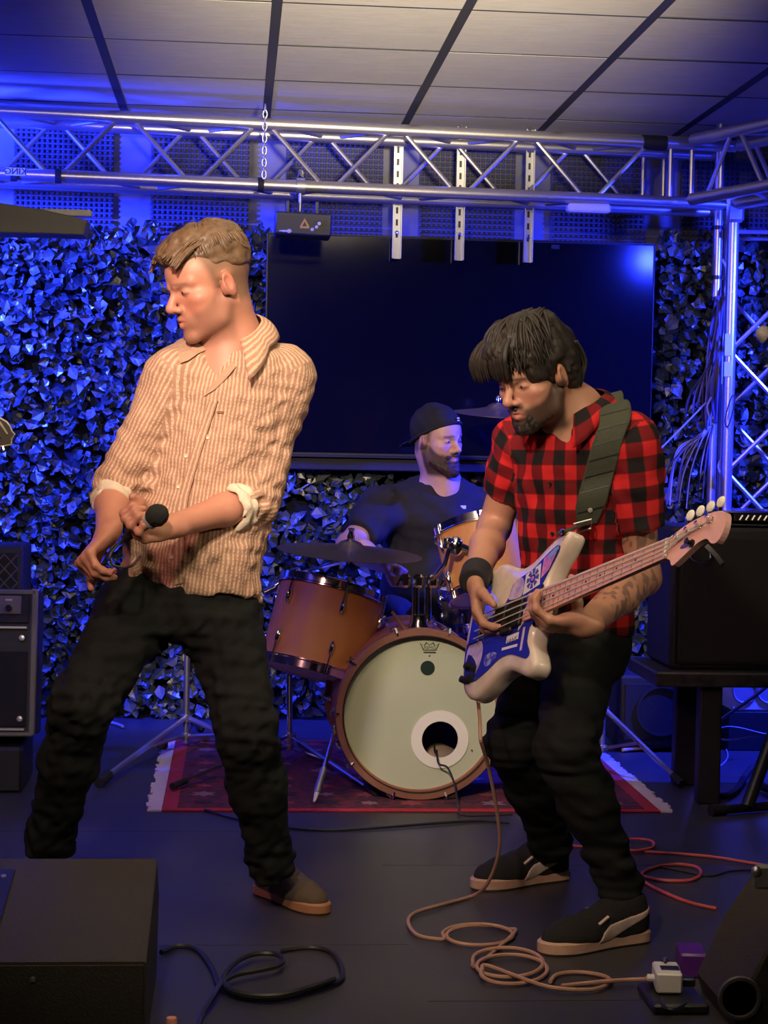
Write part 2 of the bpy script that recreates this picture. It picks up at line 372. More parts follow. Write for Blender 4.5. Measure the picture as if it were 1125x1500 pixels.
p = at(24, 253, YA - .01); MB().box(p + V(0, -.026, .0), (.075, .003, .03)).build('sticker', stk, ft); text_mesh('sticker_text', 'KING', M_black, ft, p + V(0, -.028, 0), (-1, 0, 0), (0, 0, 1), .034)
for px in (20, 85, 385):
    p = at(px, 252 + px * .05, YA + .03); MB().ring([(TR + .001, -.012), (TR + .004, -.012), (TR + .004, .012), (TR + .001, .012)], A + d * np.dot(p - A, d), d, 16).build('tape_wrap', M_rubber, ft)
p = A + d * np.dot(at(955, 293, 7.2) - A, d) + V(0, 0, SP); MB().tube([p - d * .05, p + d * .05], TR + .006, 12).build('tape_wrap', M_rubber, ft)
p = at(545, 270, 7.07)
# box on truss
p = A + d * np.dot(at(860, 300, 7.18) - A, d); MB_ = MB().box(p + V(0, -.01, -.042), (.175, .06, .036), bev=.008)
tag(MB_.build('junction_box', M_white), 'small white plastic box fixed under the long truss', 'box')
# safety chain
ch = thing('hanging_chain', at(389, 270, 6.96), 'short steel link chain hanging over the long truss', 'chain')
px0 = A + d * np.dot(at(390, 200, 6.99) - A, d) + V(0, -.035, 0)
for k in range(12):
    c = px0 + V(0, 0, SP + .055 - k * .0235); ax = V(1, 0, 0) if k % 2 else V(.2, 1, 0)
    pts = [c + nrm(ax) * math.cos(a) * .008 + V(0, 0, 1) * math.sin(a) * .0165 for a in np.linspace(0, 2 * math.pi, 10, endpoint=False)]
    MB().tube(pts, .0028, 6, closed=True, up=np.cross(ax, V(0, 0, 1))).build('chain_link', M_steel, ch)
# ---- laser projector box with clamp
p = A + d * np.dot(at(443, 275, 7.0) - A, d); bxc = at(444, 329, 7.0); bxc[1] = p[1] - .02
la = thing('laser_box', bxc, 'small black laser projector box clamped under the long truss', 'stage light'); tilt = np.array(Matrix.Rotation(math.radians(1.6), 3, 'Y'))
MB().box(bxc, (.222, .16, .088), tilt, .006).build('housing', mat('laser_case', (.03, .03, .03), .45), la)
MB().box(bxc + V(.065, -.0815, .005), (.055, .003, .02), tilt).build('nameplate', M_black, la)
s = .018; MB().prism([(-s, -s), (s, -s), (s, -s * .5), (0, s * 1.2), (-s, -s * .5)], bxc + V(.005, -.08, .0), (1, 0, 0), (0, 0, 1), .0022).build('warning_label', mat('warning_yellow', (.75, .42, .10), .5), la); 
s = .009; MB().prism([(-s, -s), (s, -s), (0, s)], bxc + V(.005, -.0823, -.001), (1, 0, 0), (0, 0, 1), .001).build('warning_symbol', M_black, la)
for dx, dz in ((.052, -.012), (.035, -.022), (.062, .002)): MB().lathe([(.007, 0), (.007, .008), (0, .009)], bxc + V(dx, -.08, dz), (0, -1, 0), 10).build('lens', M_white, la)
MB().ball(bxc + V(-.07, -.0812, -.03), (.026, .0012, .004), 12, 6).build('logo_print', M_white, la); MB().ball(bxc + V(-.055, -.0814, -.03), (.010, .0012, .008), 12, 6).build('logo_print', M_white, la)
for dx in (-.06, .055): MB().box(bxc + V(dx, 0, .06), (.014, .05, .07), bev=.002).build('bracket', M_blackm, la)
MB().ring([(TR + .002, -.017), (TR + .010, -.017), (TR + .010, .017), (TR + .002, .017)], p, d, 16).build('clamp', M_steel, la)
MB().tube([p + V(0, -.01, -.1), p + V(0, -.01, -.03)], .008, 10).build('clamp_bolt', M_steel, la); MB().lathe([(.012, 0), (.012, .018), (.006, .03)], p + V(0, 0, TR + .01), (0, 0, 1), 8).build('clamp_nut', M_chrome, la)
# ---- television on three strut channels
TVY = 7.45
tl, tr_, bl = at(391, 340, TVY), at(960, 356, TVY), at(391, 668, TVY)
tv = thing('television', ((tl[0] + tr_[0]) / 2, TVY, bl[2]), 'very large black flat television hanging behind the drummer', 'television')
cx, cz, ww, hh = (tl[0] + tr_[0]) / 2, (tl[2] + bl[2]) / 2, tr_[0] - tl[0], tl[2] - bl[2]
MB().box((cx, TVY + .03, cz), (ww, .055, hh), bev=.004).build('casing', M_black, tv)
MB().box((cx, TVY, cz + .005), (ww - .016, .006, hh - .03)).build('screen', mat('tv_glass', (.004, .004, .005), .10, spec=.28), tv, smooth=False)
for (c, s) in (((cx, TVY, cz + hh / 2 - .003), (ww, .012, .006)), ((cx, TVY, cz - hh / 2 + .006), (ww, .012, .012)), ((cx - ww / 2 + .003, TVY, cz), (.006, .012, hh)), ((cx + ww / 2 - .003, TVY, cz), (.006, .012, hh))):
    MB().box(c, s, bev=.001).build('bezel', mat('tv_bezel', (.02, .02, .022), .3, .5) if 'tv_bezel' not in MATS else MATS['tv_bezel'], tv)
p = at(813, 362, TVY); MB().box(p + V(0, -.008, 0), (.035, .006, .02), bev=.002).build('sensor', M_blackm, tv)
MB().box((cx + .02, TVY + .035, bl[2] - .026), (1.5, .03, .055), bev=.004).build('mount_rail', M_rubber, tv)
for i, px in enumerate((580, 671, 771)):
    x = at(px, 300, TVY + .01)[0]; sdir = ('over the middle of', 'second from the singer on', 'nearest the bassist on')[i]
    t = thing('strut_channel', (x, TVY, 1.95), ('slotted steel strut holding the television, nearest the laser box', 'slotted steel strut holding the television, the middle of three', 'slotted steel strut holding the television, farthest from the laser box')[i], 'strut', 'television hanging struts')
    m = MB(); zt0, zt1 = tl[2] - .1, Bc[2] + SP + .07
    yy = TVY - .06
    for dx in (-.017, .017): m.box((x + dx, yy, (zt0 + zt1) / 2), (.004, .03, zt1 - zt0))
    m.box((x, yy + .013, (zt0 + zt1) / 2), (.034, .004, zt1 - zt0)); m.build('channel', M_steel, t)
    for k in range(10): MB().box((x, yy + .0095, zt0 + .1 + k * .05), (.009, .003, .026)).build('slot', M_black, t, smooth=False)
    MB().lathe([(.009, 0), (.009, .008), (.004, .012)], (x, yy - .0, tl[2] + .006), (0, -1, 0), 8).build('bolt', M_chrome, t)
# ---- cable pipe and hanging cables on the right
pp = thing('cable_pipe', at(1050, 640, 7.42) * V(1, 1, 0), 'worn silver pipe carrying cables beside the truss tower', 'pipe')
a, b = at(1060, 180, 7.42), at(1049, 438, 7.42); c_, e_ = at(1046, 560, 7.42), at(1043, 745, 7.42)
MB().tube([a * V(0, 0, 1) + b * V(1, 1, 0), b], .021, 12).build('pipe_section', M_alu, pp); MB().tube([c_, e_ * V(0, 0, 1) + c_ * V(1, 1, 0)], .019, 12).build('pipe_section', M_alu, pp)
MB().tube([b, c_], .011, 8).build('pipe_core', M_blackm, pp)
for z in (b[2], b[2] + .09, b[2] + .3): MB().ring([(.021, -.008), (.026, -.008), (.026, .008), (.021, .008)], (b[0], b[1], z), (0, 0, 1), 14).build('pipe_collar', M_blackm, pp)
M_cab = [mat('cable_' + n, c, .45) for n, c in (('black', (.02, .02, .022)), ('violet', (.10, .09, .16)), ('pale', (.35, .34, .38)))]
cb = thing('cable_bundle', at(1045, 600, 7.38), 'thick hank of dark cables tied to the silver pipe', 'cables')
for i in range(16):
    o1, o2 = rng.normal(0, 7), rng.normal(0, 12); P = [at(1056 + o1 * .5, 434, 7.36), at(1050 + o1, 500 + rng.uniform(-20, 20), 7.34), at(1040 + o2 - 4, 560 + rng.uniform(-15, 25), 7.33), at(1036 + o2, 590 + rng.uniform(0, 40), 7.34), at(1046 + o1 * .4, 580, 7.36)]
    if i % 3 == 0: P = [at(1056 + o1 * .5, 434, 7.36), at(1054, 500, 7.31), at(1048 + o1 * .6, 570, 7.30), at(1048, 620, 7.36)]
    MB().tube(spline(P, 6), .0052, 6).build('cable', M_cab[i % 2], cb)
cb = thing('cable_bundle', at(1010, 680, 7.4), 'loose fan of thin cables spilling below the silver pipe', 'cables')
for i in range(13):
    o1 = rng.uniform(-1, 1); P = [at(1044, 622, 7.38), at(1030 + o1 * 12, 640, 7.36), at(1012 + o1 * 28, 672 + rng.uniform(-12, 22), 7.37), at(1005 + o1 * 32, 715 + rng.uniform(-15, 35), 7.4)]
    MB().tube(spline(P, 6), .0032, 5).build('cable', M_cab[i % 3 if i % 5 else 2], cb)
for (P, r, lab) in (([(1058, 380), (1068, 405), (1062, 425), (1070, 440)], .005, 'pale cable looped on the truss tower above the hank'), ([(968, 657), (1000, 625), (1034, 590)], .004, 'thin straight cable stretched slanting past the hedge'), ([(1042, 582), (1036, 596), (1040, 612)], .005, 'short pale cable end on the lower pipe'), ([(1060, 668), (1052, 682), (1056, 695)], .004, 'short white cable curl at the foot of the pipe')):
    tag(MB().tube(spline([at(x, y, 7.3) for x, y in P], 6), r, 6).build('loose_cable', M_cab[2]), lab, 'cable')
p = at(1067, 505, Bc[1] - .03); MB().box(p + V(.0, 0, 0), (.03, .004, .09)).build('sticker', stk, tw); MB().box(p + V(.0, 0, -.1), (.03, .004, .06)).build('sticker', stk, tw)
P = [at(1062, 615, 7.15), at(1070, 585, 7.15), at(1076, 580, 7.15), at(1074, 600, 7.15), at(1066, 625, 7.15)]; MB().tube(spline(P, 5, True), .003, 5, True).build('tie_wrap', M_rubber, tw)
P = [at(x, y, BACK - .17) for x, y in ((421, 707), (425, 718), (440, 716), (455, 708), (470, 706), (478, 710))]
tag(MB().tube(spline(P, 5), .0032, 6).build('loose_cable', M_cab[2]), 'pale cable loop caught in the low ivy hedge', 'cable')
# ================================================================== stage equipment
def wood(name, c1, c2, rough=.42):
    return mat(name, c1, rough, vary=(14, c2, .3, (1, 1, .25)), spec=.35)
M_amber = wood('amber_lacquer', (.50, .20, .055), (.62, .28, .085)); M_redwood = wood('red_lacquer', (.34, .12, .07), (.42, .17, .10)); M_hoopw = wood('hoop_wood', (.20, .085, .055), (.26, .12, .08))
M_head = mat('drum_head', (.50, .54, .38), .55, vary=(3.5, (.44, .48, .34), .25)); M_headw = mat('white_ring', (.80, .78, .70), .5); M_logo = mat('print_dark', (.05, .06, .05), .6)
def drum(name, bot, top, r, shell, label, group=None, lugs=6, th0=0.3, headm=None, cat='drum'):
    bot, top = np.asarray(bot, float), np.asarray(top, float); ax = nrm(top - bot); h = np.linalg.norm(top - bot); a, b, d = frame(ax)
    t = thing(name, bot, label, cat, group)
    MB().lathe([(r - .008, .01), (r, .012), (r, h - .012), (r - .008, h - .01)], bot, ax, 48).build('shell', shell, t)
    for nm, e in (('batter_head', h), ('resonant_head', 0)): MB().lathe([(0, e - .004), (r + .002, e - .004), (r + .004, e), (r - .01, e + .002), (0, e + .002)], bot, ax, 48).build(nm, headm or M_headw, t)
    for e, s in ((h, 1), (0, -1)): MB().ring([(r + .003, e - s * .022), (r + .011, e - s * .022), (r + .011, e - s * .018), (r + .007, e - s * .014), (r + .007, e + s * .010), (r + .001, e + s * .012), (r + .001, e - s * .004), (r + .003, e - s * .008)], bot, ax, 48).build('hoop', M_chrome, t)
    for k in range(lugs):
        th = th0 + 2 * math.pi * k / lugs; o = math.cos(th) * a + math.sin(th) * b
        for e, s in ((h * .74, 1), (h * .26, -1)):
            c = bot + ax * e + o * (r + .008); R = np.stack([np.cross(ax, o), o, ax], 1)
            lg = MB().ball(c, (.009, .012, .027), 10, 8, R).build('lug', M_chrome, t)
            tip = bot + ax * (h + .004 if s > 0 else -.004) + o * (r + .011)
            MB().tube([c + o * .004 + ax * s * .02, tip], .0034, 6).build('tension_rod', M_chrome, lg)
            MB().lathe([(.0055, 0), (.0055, .012), (.003, .014)], tip - ax * s * .004, ax * s, 6).build('rod_head', M_chrome, lg)
    return t
KIT = 'drums of the drum kit'
# ---- rug
M_rug = mat('rug_field', (.16, .018, .028), .95, vary=(34, (.045, .02, .03), .12), bump=(160, .5)); M_rugb = mat('rug_border', (.40, .025, .035), .95, bump=(160, .5)); M_fringe = mat('rug_fringe', (.62, .54, .50), .95)
rg = thing('rug', (.6, 6.5, 0), 'worn dark red patterned rug under the drum kit with pale fringe', 'rug')
A0, A1 = fl(236, 1191), fl(966, 1189); rx0, rx1, ry0, ry1 = A0[0], A1[0], (A0[1] + A1[1]) / 2, 7.0
MB().box(((rx0 + rx1) / 2, (ry0 + ry1) / 2, .004), (rx1 - rx0, ry1 - ry0, .008), bev=.003).build('border', M_rugb, rg)
MB().box(((rx0 + rx1) / 2, (ry0 + ry1) / 2 + .0, .0045), (rx1 - rx0 - .1, ry1 - ry0 - .05, .0095)).build('field', M_rug, rg)
M_orn = [mat('rug_ornament_' + n, c, .95) for n, c in (('dark', (.035, .012, .03)), ('pale', (.26, .14, .14)), ('rose', (.28, .05, .06)))]
k = 0
for i in range(11):
    for j in range(9):
        c = V(rx0 + .13 + i * (rx1 - rx0 - .26) / 10, ry0 + .10 + j * (ry1 - ry0 - .2) / 8, .0094); s = .045 if (i + j) % 2 else .032
        out = [(math.cos(t) * s * (1 if q % 2 else .55), math.sin(t) * s * (1 if q % 2 else .55)) for q, t in enumerate(np.linspace(0, 2 * math.pi, 12, endpoint=False))]
        MB().prism(out, c, (1, 0, 0), (0, 1, 0), .0012).build('ornament', M_orn[(i + j) % 3], rg, smooth=False)
for x, s in ((rx0, -1), (rx1, 1)):
    for k in range(64):
        y = ry0 + (ry1 - ry0) * (k + .5) / 64; L = .045 + rng.uniform(-.008, .010)
        MB().box((x + s * L / 2, y, .003), (L, (ry1 - ry0) / 64 * .92, .005), np.array(Matrix.Rotation(rng.normal(0, .08), 3, 'Z'))).build('fringe_tassel', M_fringe, rg, smooth=False)
RZ = .0106
# ---- bass drum
BDY = 5.84; bc = at(616, 1049, BDY); br = .268; bc[2] = br + .0276; bax = nrm(V(.03, -1, 0)); dep = .42
bd = thing('bass_drum', bc * V(1, 1, 0), 'large bass drum with pale greenish front head and round port', 'drum', KIT)
MB().ring([(br - .012, 0), (br, .002), (br, dep - .002), (br - .012, dep)], bc - bax * dep, bax, 64).build("shell", M_redwood, bd)
a_, b_, d_ = frame(bax)
pc = bc + (at(645, 1084, BDY) - bc) * V(1, 0, 1); pr = .067
# front head with a port hole
N = 64; vs = []; fs = []; loc = lambda p: V(np.dot(p - bc, a_), np.dot(p - bc, b_)); pq = loc(pc)
for k in range(N):
    t = 2 * math.pi * k / N; dr = V(math.cos(t), math.sin(t)); inn = pq + dr * pr
    B_ = np.dot(inn, dr); s = -B_ + math.sqrt(B_ * B_ - np.dot(inn, inn) + (br - .004) ** 2); outp = inn + dr * s
    for q in (0, .5, 1): p = inn * (1 - q) + outp * q; vs.append(bc + a_ * p[0] + b_ * p[1] - bax * (.012))
for k in range(N):
    for q in (0, 1): i0 = k * 3 + q; i1 = ((k + 1) % N) * 3 + q; fs.append((i0, i0 + 1, i1 + 1, i1))
mesh_obj('front_head', vs, fs, M_head, bd)
MB().ring([(pr - .006, -.001), (pr + .030, -.001), (pr + .030, .003), (pr - .006, .004)], pc - bax * .012, bax, 48).build('port_ring', M_headw, bd)
MB().lathe([(0, .006), (br - .01, .006)], bc - bax * (dep - .01), bax, 40).build('rear_head', mat('rear_head', (.25, .22, .18), .6), bd)
pil = MB().ball(bc - bax * .22 + V(.02, 0, -.2), (.16, .12, .075), 16, 10); pil.build('muffling_pillow', mat('pillow', (.35, .26, .20), .9), bd)
for e in (0.0, -dep):
    MB().ring([(br - .001, e - .022), (br + .016, e - .022), (br + .018, e - .019), (br + .018, e + .019), (br + .016, e + .022), (br - .004, e + .022), (br - .004, e + .016)], bc, bax, 64).build('hoop', M_hoopw, bd)
MB().ring([(br - .006, .0), (br - .0045, .0), (br - .0045, .0235), (br - .008, .0235)], bc, bax, 64).build('hoop_inlay', M_black, bd)
for k in range(10):
    th = -math.pi / 2 + math.pi / 10 + 2 * math.pi * k / 10; o = math.cos(th) * a_ + math.sin(th) * b_; R = np.stack([np.cross(bax, o), o, bax], 1)
    for e, s in ((-.05, 1), (-dep + .05, -1)):
        c = bc + bax * (e - s * .045) + o * (br + .008); lg = MB().ball(c, (.011, .012, .026), 10, 8, R).build('lug', M_chrome, bd)
        tip = bc + bax * (0 if s > 0 else -dep) + o * (br + .028); MB().tube([c + o * .008, tip - bax * s * .02], .0036, 6).build('tension_rod', M_chrome, lg)
        MB().tube([tip - bax * s * .03, tip + bax * s * .015, tip + bax * s * .024 - o * .012, tip + bax * s * .018 - o * .02], .006, 6).build('claw', M_chrome, lg)
        MB().box(tip - bax * s * .035, (.026, .006, .006), R).build('t_handle', M_chrome, lg)
fp = bc - bax * .0108
u_, v_ = V(1, .03, 0), V(0, 0, 1)
def onhead(px, py): p = at(px, py, BDY); return fp + (p - bc) * V(1, 0, 1)
MB().lathe([(.024, 0), (.024, .0012)], onhead(627, 979), bax, 28).build('badge', mat('badge_dark', (.012, .03, .022), .4), bd)
cr = [(-.033, .012), (-.022, -.012), (.022, -.012), (.033, .012), (.019, .004), (.012, .016), (.0, .006), (-.012, .016), (-.019, .004)]
lc = onhead(630, 948); MB().prism([(x * 1.0, y * 1.0) for x, y in cr], lc, u_, v_, .0006).build('crown_print', M_logo, bd, smooth=False)
MB().prism([(x * .86, y * .72 - .0008) for x, y in cr], lc - V(0, .0009, 0), u_, v_, .0006).build('crown_fill', M_head, bd, smooth=False)
text_mesh('brand_print', 'REMO', M_logo, bd, lc + V(0, -.0024, -.003), u_, v_, .0145); MB().box(lc + V(0, -.001, -.018), (.040, .0012, .004)).build('print_line', M_logo, bd, smooth=False); MB().ball(lc + V(0, -.001, -.030), (.003, .0008, .003), 8, 6).build('print_dot', M_logo, bd)
MB().ball(onhead(692, 1100), (.003, .001, .003), 8, 6).build('print_dot', M_logo, bd)
# spurs
for (p0, p1) in (((492, 1068), (460, 1176)), ((722, 1040), (765, 1170))):
    top = at(*p0, BDY + .12); ft_ = at(*p1, BDY - .10); ft_[2] = RZ + .008
    sp = MB().tube([top, top * .45 + ft_ * .55], .008, 10).build('spur', M_chrome, bd); MB().tube([top * .45 + ft_ * .55, top * .12 + ft_ * .88], [.011, .012], 10).build('spur_sleeve', M_steel, sp)
    MB().tube([top * .12 + ft_ * .88, ft_], [.009, .004], 8).build('spur_tip', M_white, sp); MB().box(top, (.03, .05, .03), bev=.005).build('spur_bracket', M_chrome, sp)
MB().box(at(660, 1174, BDY + .02) * V(1, 1, 0) + V(0, 0, .022), (.05, .05, .022), bev=.004).build('hoop_foot', M_rubber, bd)
# tom mount on top
tmb = bc - bax * .13 + V(.005, 0, br)
MB().lathe([(.036, 0), (.036, .012), (.028, .03), (.028, .05)], tmb, (0, 0, 1), 16).build('mount_base', M_chrome, bd)
for dx in (-.012, .030): MB().tube([tmb + V(dx, 0, .03), tmb + V(dx, 0, .18)], .0125, 12).build('mount_post', M_chrome, bd)
for dx in (-.05, -.005, .045): MB().box(tmb + V(dx, -.005, .165), (.036, .05, .045), bev=.009).build('mount_clamp', M_chrome, bd)
mb = at(668, 800, 5.85); MB().tube([tmb + V(.04, -.02, .17), mb + V(-.035, .0, -.06), mb + V(-.02, 0, -.005)], .009, 10).build('tom_arm', M_chrome, bd)
for dx in (-.072, .075): MB().box(tmb + V(dx, -.02, .16), (.012, .008, .03), np.array(Matrix.Rotation(.5, 3, 'Y')), .003).build('wing_nut', M_chrome, bd)
MB().tube([at(575, 897, 6.05), at(594, 922, 5.95)], .006, 8).build('lacquered_rod', M_hoopw, bd)
# ---- toms, snare
drum('floor_tom', at(456, 984, 6.14), at(488, 862, 6.20), .185, M_amber, 'amber lacquered tom tilted to one side, under the wide cymbal', KIT, 6, .55)
rt = drum('rack_tom', at(722, 868, 5.97), at(700, 770, 6.05), .150, M_amber, 'small amber tom mounted above the bass drum beside the bassist', KIT, 6, 2.0)
mb = at(668, 800, 5.85); MB().ball(mb, (.026, .02, .034), 12, 8).build('tom_bracket', M_chrome, rt); MB().tube([mb + V(-.03, 0, .02), mb + V(.04, 0, -.01)], .013, 10).build('bracket_clamp', M_chrome, rt); MB().box(mb + V(-.035, 0, .01), (.012, .02, .04), bev=.004).build('bracket_wing', M_chrome, rt)
drum('snare_drum', at(706, 914, 6.44), at(701, 862, 6.44), .140, mat('snare_shell', (.06, .05, .05), .4), 'dark snare drum behind the bass drum mount', KIT, 8, .2)
sn = thing('snare_stand', at(704, 1000, 6.44) * V(1, 1, 0), 'chrome snare stand under the dark snare drum', 'stand', 'chrome drum hardware stands')
sp0 = at(706, 918, 6.44)
def tripod(t, base, zc, zf, legs, r=.009, m=M_chrome, double=True, foot=M_rubber, zr=RZ):
    """legs: list of foot positions; collar at zc, brace collar at zf"""
    for f in legs:
        f = np.array(f, float); f[2] = max(f[2], (zr if rx0 < f[0] < rx1 and ry0 < f[1] < ry1 else 0) + r * 1.65); top = base * V(1, 1, 0) + V(0, 0, zc); dirn = nrm((f - base) * V(1, 1, 0)); top = top + dirn * .022
        mid = top + (f - top) * .45
        lg = MB().tube([top, f + (top - f) * .06], r, 8).build('leg', m, t); MB().tube([f + (top - f) * .12, f + (top - f) * .01], [r * 1.5, r * 1.7], 8).build('rubber_foot', foot, lg)
        MB().tube([base * V(1, 1, 0) + V(0, 0, zf) + dirn * .015, mid], r * .7, 6).build('brace', m, lg)
    MB().lathe([(.018, -.014), (.024, -.012), (.024, .012), (.018, .014)], base * V(1, 1, 0) + V(0, 0, zc), (0, 0, 1), 14).build('leg_collar', m, t)
    MB().lathe([(.016, -.01), (.02, -.009), (.02, .009), (.016, .01)], base * V(1, 1, 0) + V(0, 0, zf), (0, 0, 1), 14).build('brace_collar', m, t)
b0 = sp0 * V(1, 1, 0); MB().tube([b0 + V(0, 0, .09), sp0 + V(0, 0, -.06)], .011, 10).build('pole', M_chrome, sn); tripod(sn, b0, .30, .12, [b0 + V(.21 * math.cos(t), .21 * math.sin(t), RZ + .01) for t in (1.57, 3.67, 5.76)])
for t in (.5, 2.6, 4.7): MB().tube([sp0 + V(0, 0, -.06), sp0 + V(.11 * math.cos(t), .11 * math.sin(t), -.03), sp0 + V(.160 * math.cos(t), .160 * math.sin(t), -.012), sp0 + V(.160 * math.cos(t), .160 * math.sin(t), .012)], .006, 8).build('basket_arm', M_chrome, sn)
# ---- cymbals
M_cym = mat('cymbal_bronze', (.20, .16, .13), .33, .85, bump=(90, .12)); M_cym2 = mat('cymbal_brass', (.42, .31, .17), .35, .85)
def cymbal(t, c, r, nrm_, m, name='cymbal'):
    pr_ = [(.006, .020), (.02, .020), (.035, .014), (.048, .002), (r * .5, -.008), (r, -.022), (r, -.0235), (r * .5, -.0095), (.047, 0.0), (.034, .0125), (.02, .0185), (.006, .0185)]
    MB().ring(pr_, c, nrm_, 56).build(name, m, t)
cc = at(513, 800, 6.0); cst = thing('cymbal_stand', fl(425, 1146), 'chrome boom stand carrying the wide dark cymbal over the tom', 'cymbal stand', 'chrome drum hardware stands')
base = fl(424, 1118); p1 = at(424, 1118, base[1]); top = at(427, 842, base[1])
MB().tube([base * V(1, 1, 0) + V(0, 0, .06), at(424, 985, base[1])], .011, 10).build('lower_tube', M_chrome, cst); MB().tube([at(424, 985, base[1]), top], .0085, 10).build('upper_tube', M_chrome, cst)
cen = V(*base); cen[2] = 0
tripod(cst, cen, at(424, 1078, base[1])[2], .06, [fl(552, 1172), fl(250, 1163) + V(0, 0, .02), cen + V(.05, .32, RZ + .01)], .0075)
MB().box(top, (.035, .03, .035), bev=.008).build('boom_tilter', M_chrome, cst); MB().tube([at(388, 868, base[1] - .02), top, cc + V(-.01, 0, -.05)], .0065, 8).build('boom_arm', M_chrome, cst)
MB().tube([at(388, 868, base[1] - .02) , at(404, 860, base[1] - .02)], .013, 10).build('counterweight', M_chrome, cst)
cn = nrm(V(.055, -.06, 1)); cymbal(cst, cc, .248, cn, M_cym)
MB().tube([cc - cn * .05, cc + cn * .06], .004, 8).build('cymbal_rod', M_chrome, cst); MB().lathe([(.011, .018), (.013, .022), (.013, .035), (.008, .05), (.012, .06), (.004, .062)], cc, cn, 12).build('wing_nut', M_chrome, cst)
MB().lathe([(.016, -.03), (.016, -.006), (.01, -.002)], cc, cn, 12).build('cymbal_sleeve', M_steel, cst)
for i, (px, py) in enumerate(((424, 868), (424, 985))): MB().ball(at(px, py, base[1] - .012), .012, 10, 6).build('tube_clamp', M_chrome, cst)
# second cymbal behind the bassist's face, on the stand on the right
hs = thing('cymbal_stand', fl(884, 1120), 'double braced chrome stand on the rug edge behind the bassist\'s legs', 'cymbal stand', 'chrome drum hardware stands')
hb = fl(881, 1122) * V(1, 1, 0); MB().tube([hb + V(0, 0, .05), hb + V(0, 0, .75)], .011, 10).build('lower_tube', M_steel, hs)
c2 = at(730, 598, 7.0); MB().tube([hb + V(0, 0, .75), hb + V(0, 0, .98)], .008, 8).build('upper_tube', M_steel, hs); MB().tube([hb + V(.08, -.04, .94), hb + V(0, 0, .98), c2 + V(0, 0, -.03)], .0065, 8).build('boom_arm', M_steel, hs)
cymbal(hs, c2, .18, nrm(V(.03, -.10, 1)), M_cym2); MB().lathe([(.011, .018), (.013, .035), (.006, .05)], c2, (0, 0, 1), 12).build('wing_nut', M_chrome, hs)
tripod(hs, hb, at(884, 1040, hb[1])[2], .07, [fl(1000, 1156) + V(0, 0, .01), hb + V(-.18, -.26, RZ + .01), hb + V(-.05, .35, .01)], .0095, M_steel)
for dx in (-.04, -.05): MB().tube(spline([hb + V(-.02, -.02, .33), hb + V(dx, -.05, .2), hb + V(dx - .02, -.04, .08)], 5), .004, 6).build('linkage', M_chrome, hs)
# left stand between the singer's legs
ls = thing('cymbal_stand', fl(276, 1110), 'bare chrome tripod stand at the fringed rug corner behind the singer', 'cymbal stand', 'chrome drum hardware stands')
lb = fl(272, 1096) * V(1, 1, 0); lt = at(277, 800, lb[1])[2]
MB().tube([lb + V(0, 0, .02), lb + V(0, 0, .62)], .0125, 10).build('lower_tube', M_steel, ls); MB().tube([lb + V(0, 0, .6), lb + V(0, 0, lt)], .009, 10).build('upper_tube', M_steel, ls)
zc = at(275, 1052, lb[1])[2]
tripod(ls, lb, zc, .05, [fl(143, 1155) + V(0, 0, .01), fl(395, 1117) + V(0, 0, .012), lb + V(.05, .36, .012)], .011, M_steel)
MB().ball(lb + V(0, 0, lt), .014, 10, 6).build('wing_nut', M_chrome, ls)
MB().box(at(238, 1106, lb[1] - .06) * V(1, 1, 0) + V(0, 0, RZ + .016), (.04, .04, .03), bev=.004).build('rubber_block', M_rubber, ls)
# kick pedal footplate and throne (partly hidden)
kp = thing('kick_pedal', bc * V(1, 1, 0) + V(0, .5, 0), 'chrome kick pedal behind the bass drum', 'pedal')
MB().box(bc * V(1, 1, 0) + V(0.0, .66, .030), (.10, .30, .012), None, .004).build('footboard', M_steel, kp); MB().box(bc * V(1, 1, 0) + V(0, .5, RZ + .006), (.2, .05, .012), bev=.003).build('base_plate', M_steel, kp)
MB().tube([bc * V(1, 1, 0) + V(0, .5, .02), bc * V(1, 1, 0) + V(0, .47, .26)], .005, 8).build('beater_rod', M_chrome, kp); MB().ball(bc * V(1, 1, 0) + V(0, .46, .27), .025).build('beater', M_white, kp)
for dx in (-.05, .05): MB().tube([bc * V(1, 1, 0) + V(dx, .5, .02), bc * V(1, 1, 0) + V(dx, .5, .2)], .007, 8).build('upright', M_steel, kp)
tag(MB().tube([fl(912, 1103) + V(0, 0, .012), fl(990, 1096) + V(0, 0, .012)], [.007, .006], 8).build('drum_stick', mat('stick_wood', (.62, .45, .30), .5)), 'pale wooden drumstick lying on the floor by the speaker', 'drumstick')
# ---- table, bass cabinet, amp head
TY = 5.78; tz = at(962, 986, TY)[2]
tx0 = at(962, 985, TY)[0]
tb = thing('low_table', (tx0 + .5, TY + .2, 0), 'low black wooden table under the bass cabinet', 'table')
MB().box((tx0 + .55, TY + .22, tz - .022), (1.1, .44, .05), bev=.006).build('table_top', mat('table_black', (.02, .02, .02), .4, bump=(40, .3), vary=(30, (.045, .042, .04), .1)), tb)
for x, y in ((at(1037, 1100, TY + .06)[0], TY + .06), (tx0 + 1.0, TY + .06), (at(1037, 1100, TY + .06)[0], TY + .38), (tx0 + 1.0, TY + .38)): MB().box((x, y, (tz - .047) / 2), (.075, .06, tz - .047), bev=.005).build('leg', M_tolex, tb)
CY = TY + .06; cz0 = tz + .006; cx0 = at(982, 900, CY)[0]; ch_ = at(990, 772, CY)[2] - cz0; cw = .62
cab = thing('bass_cabinet', (cx0 + cw / 2, CY + .16, cz0), 'large black bass speaker cabinet standing on the low table', 'speaker cabinet')
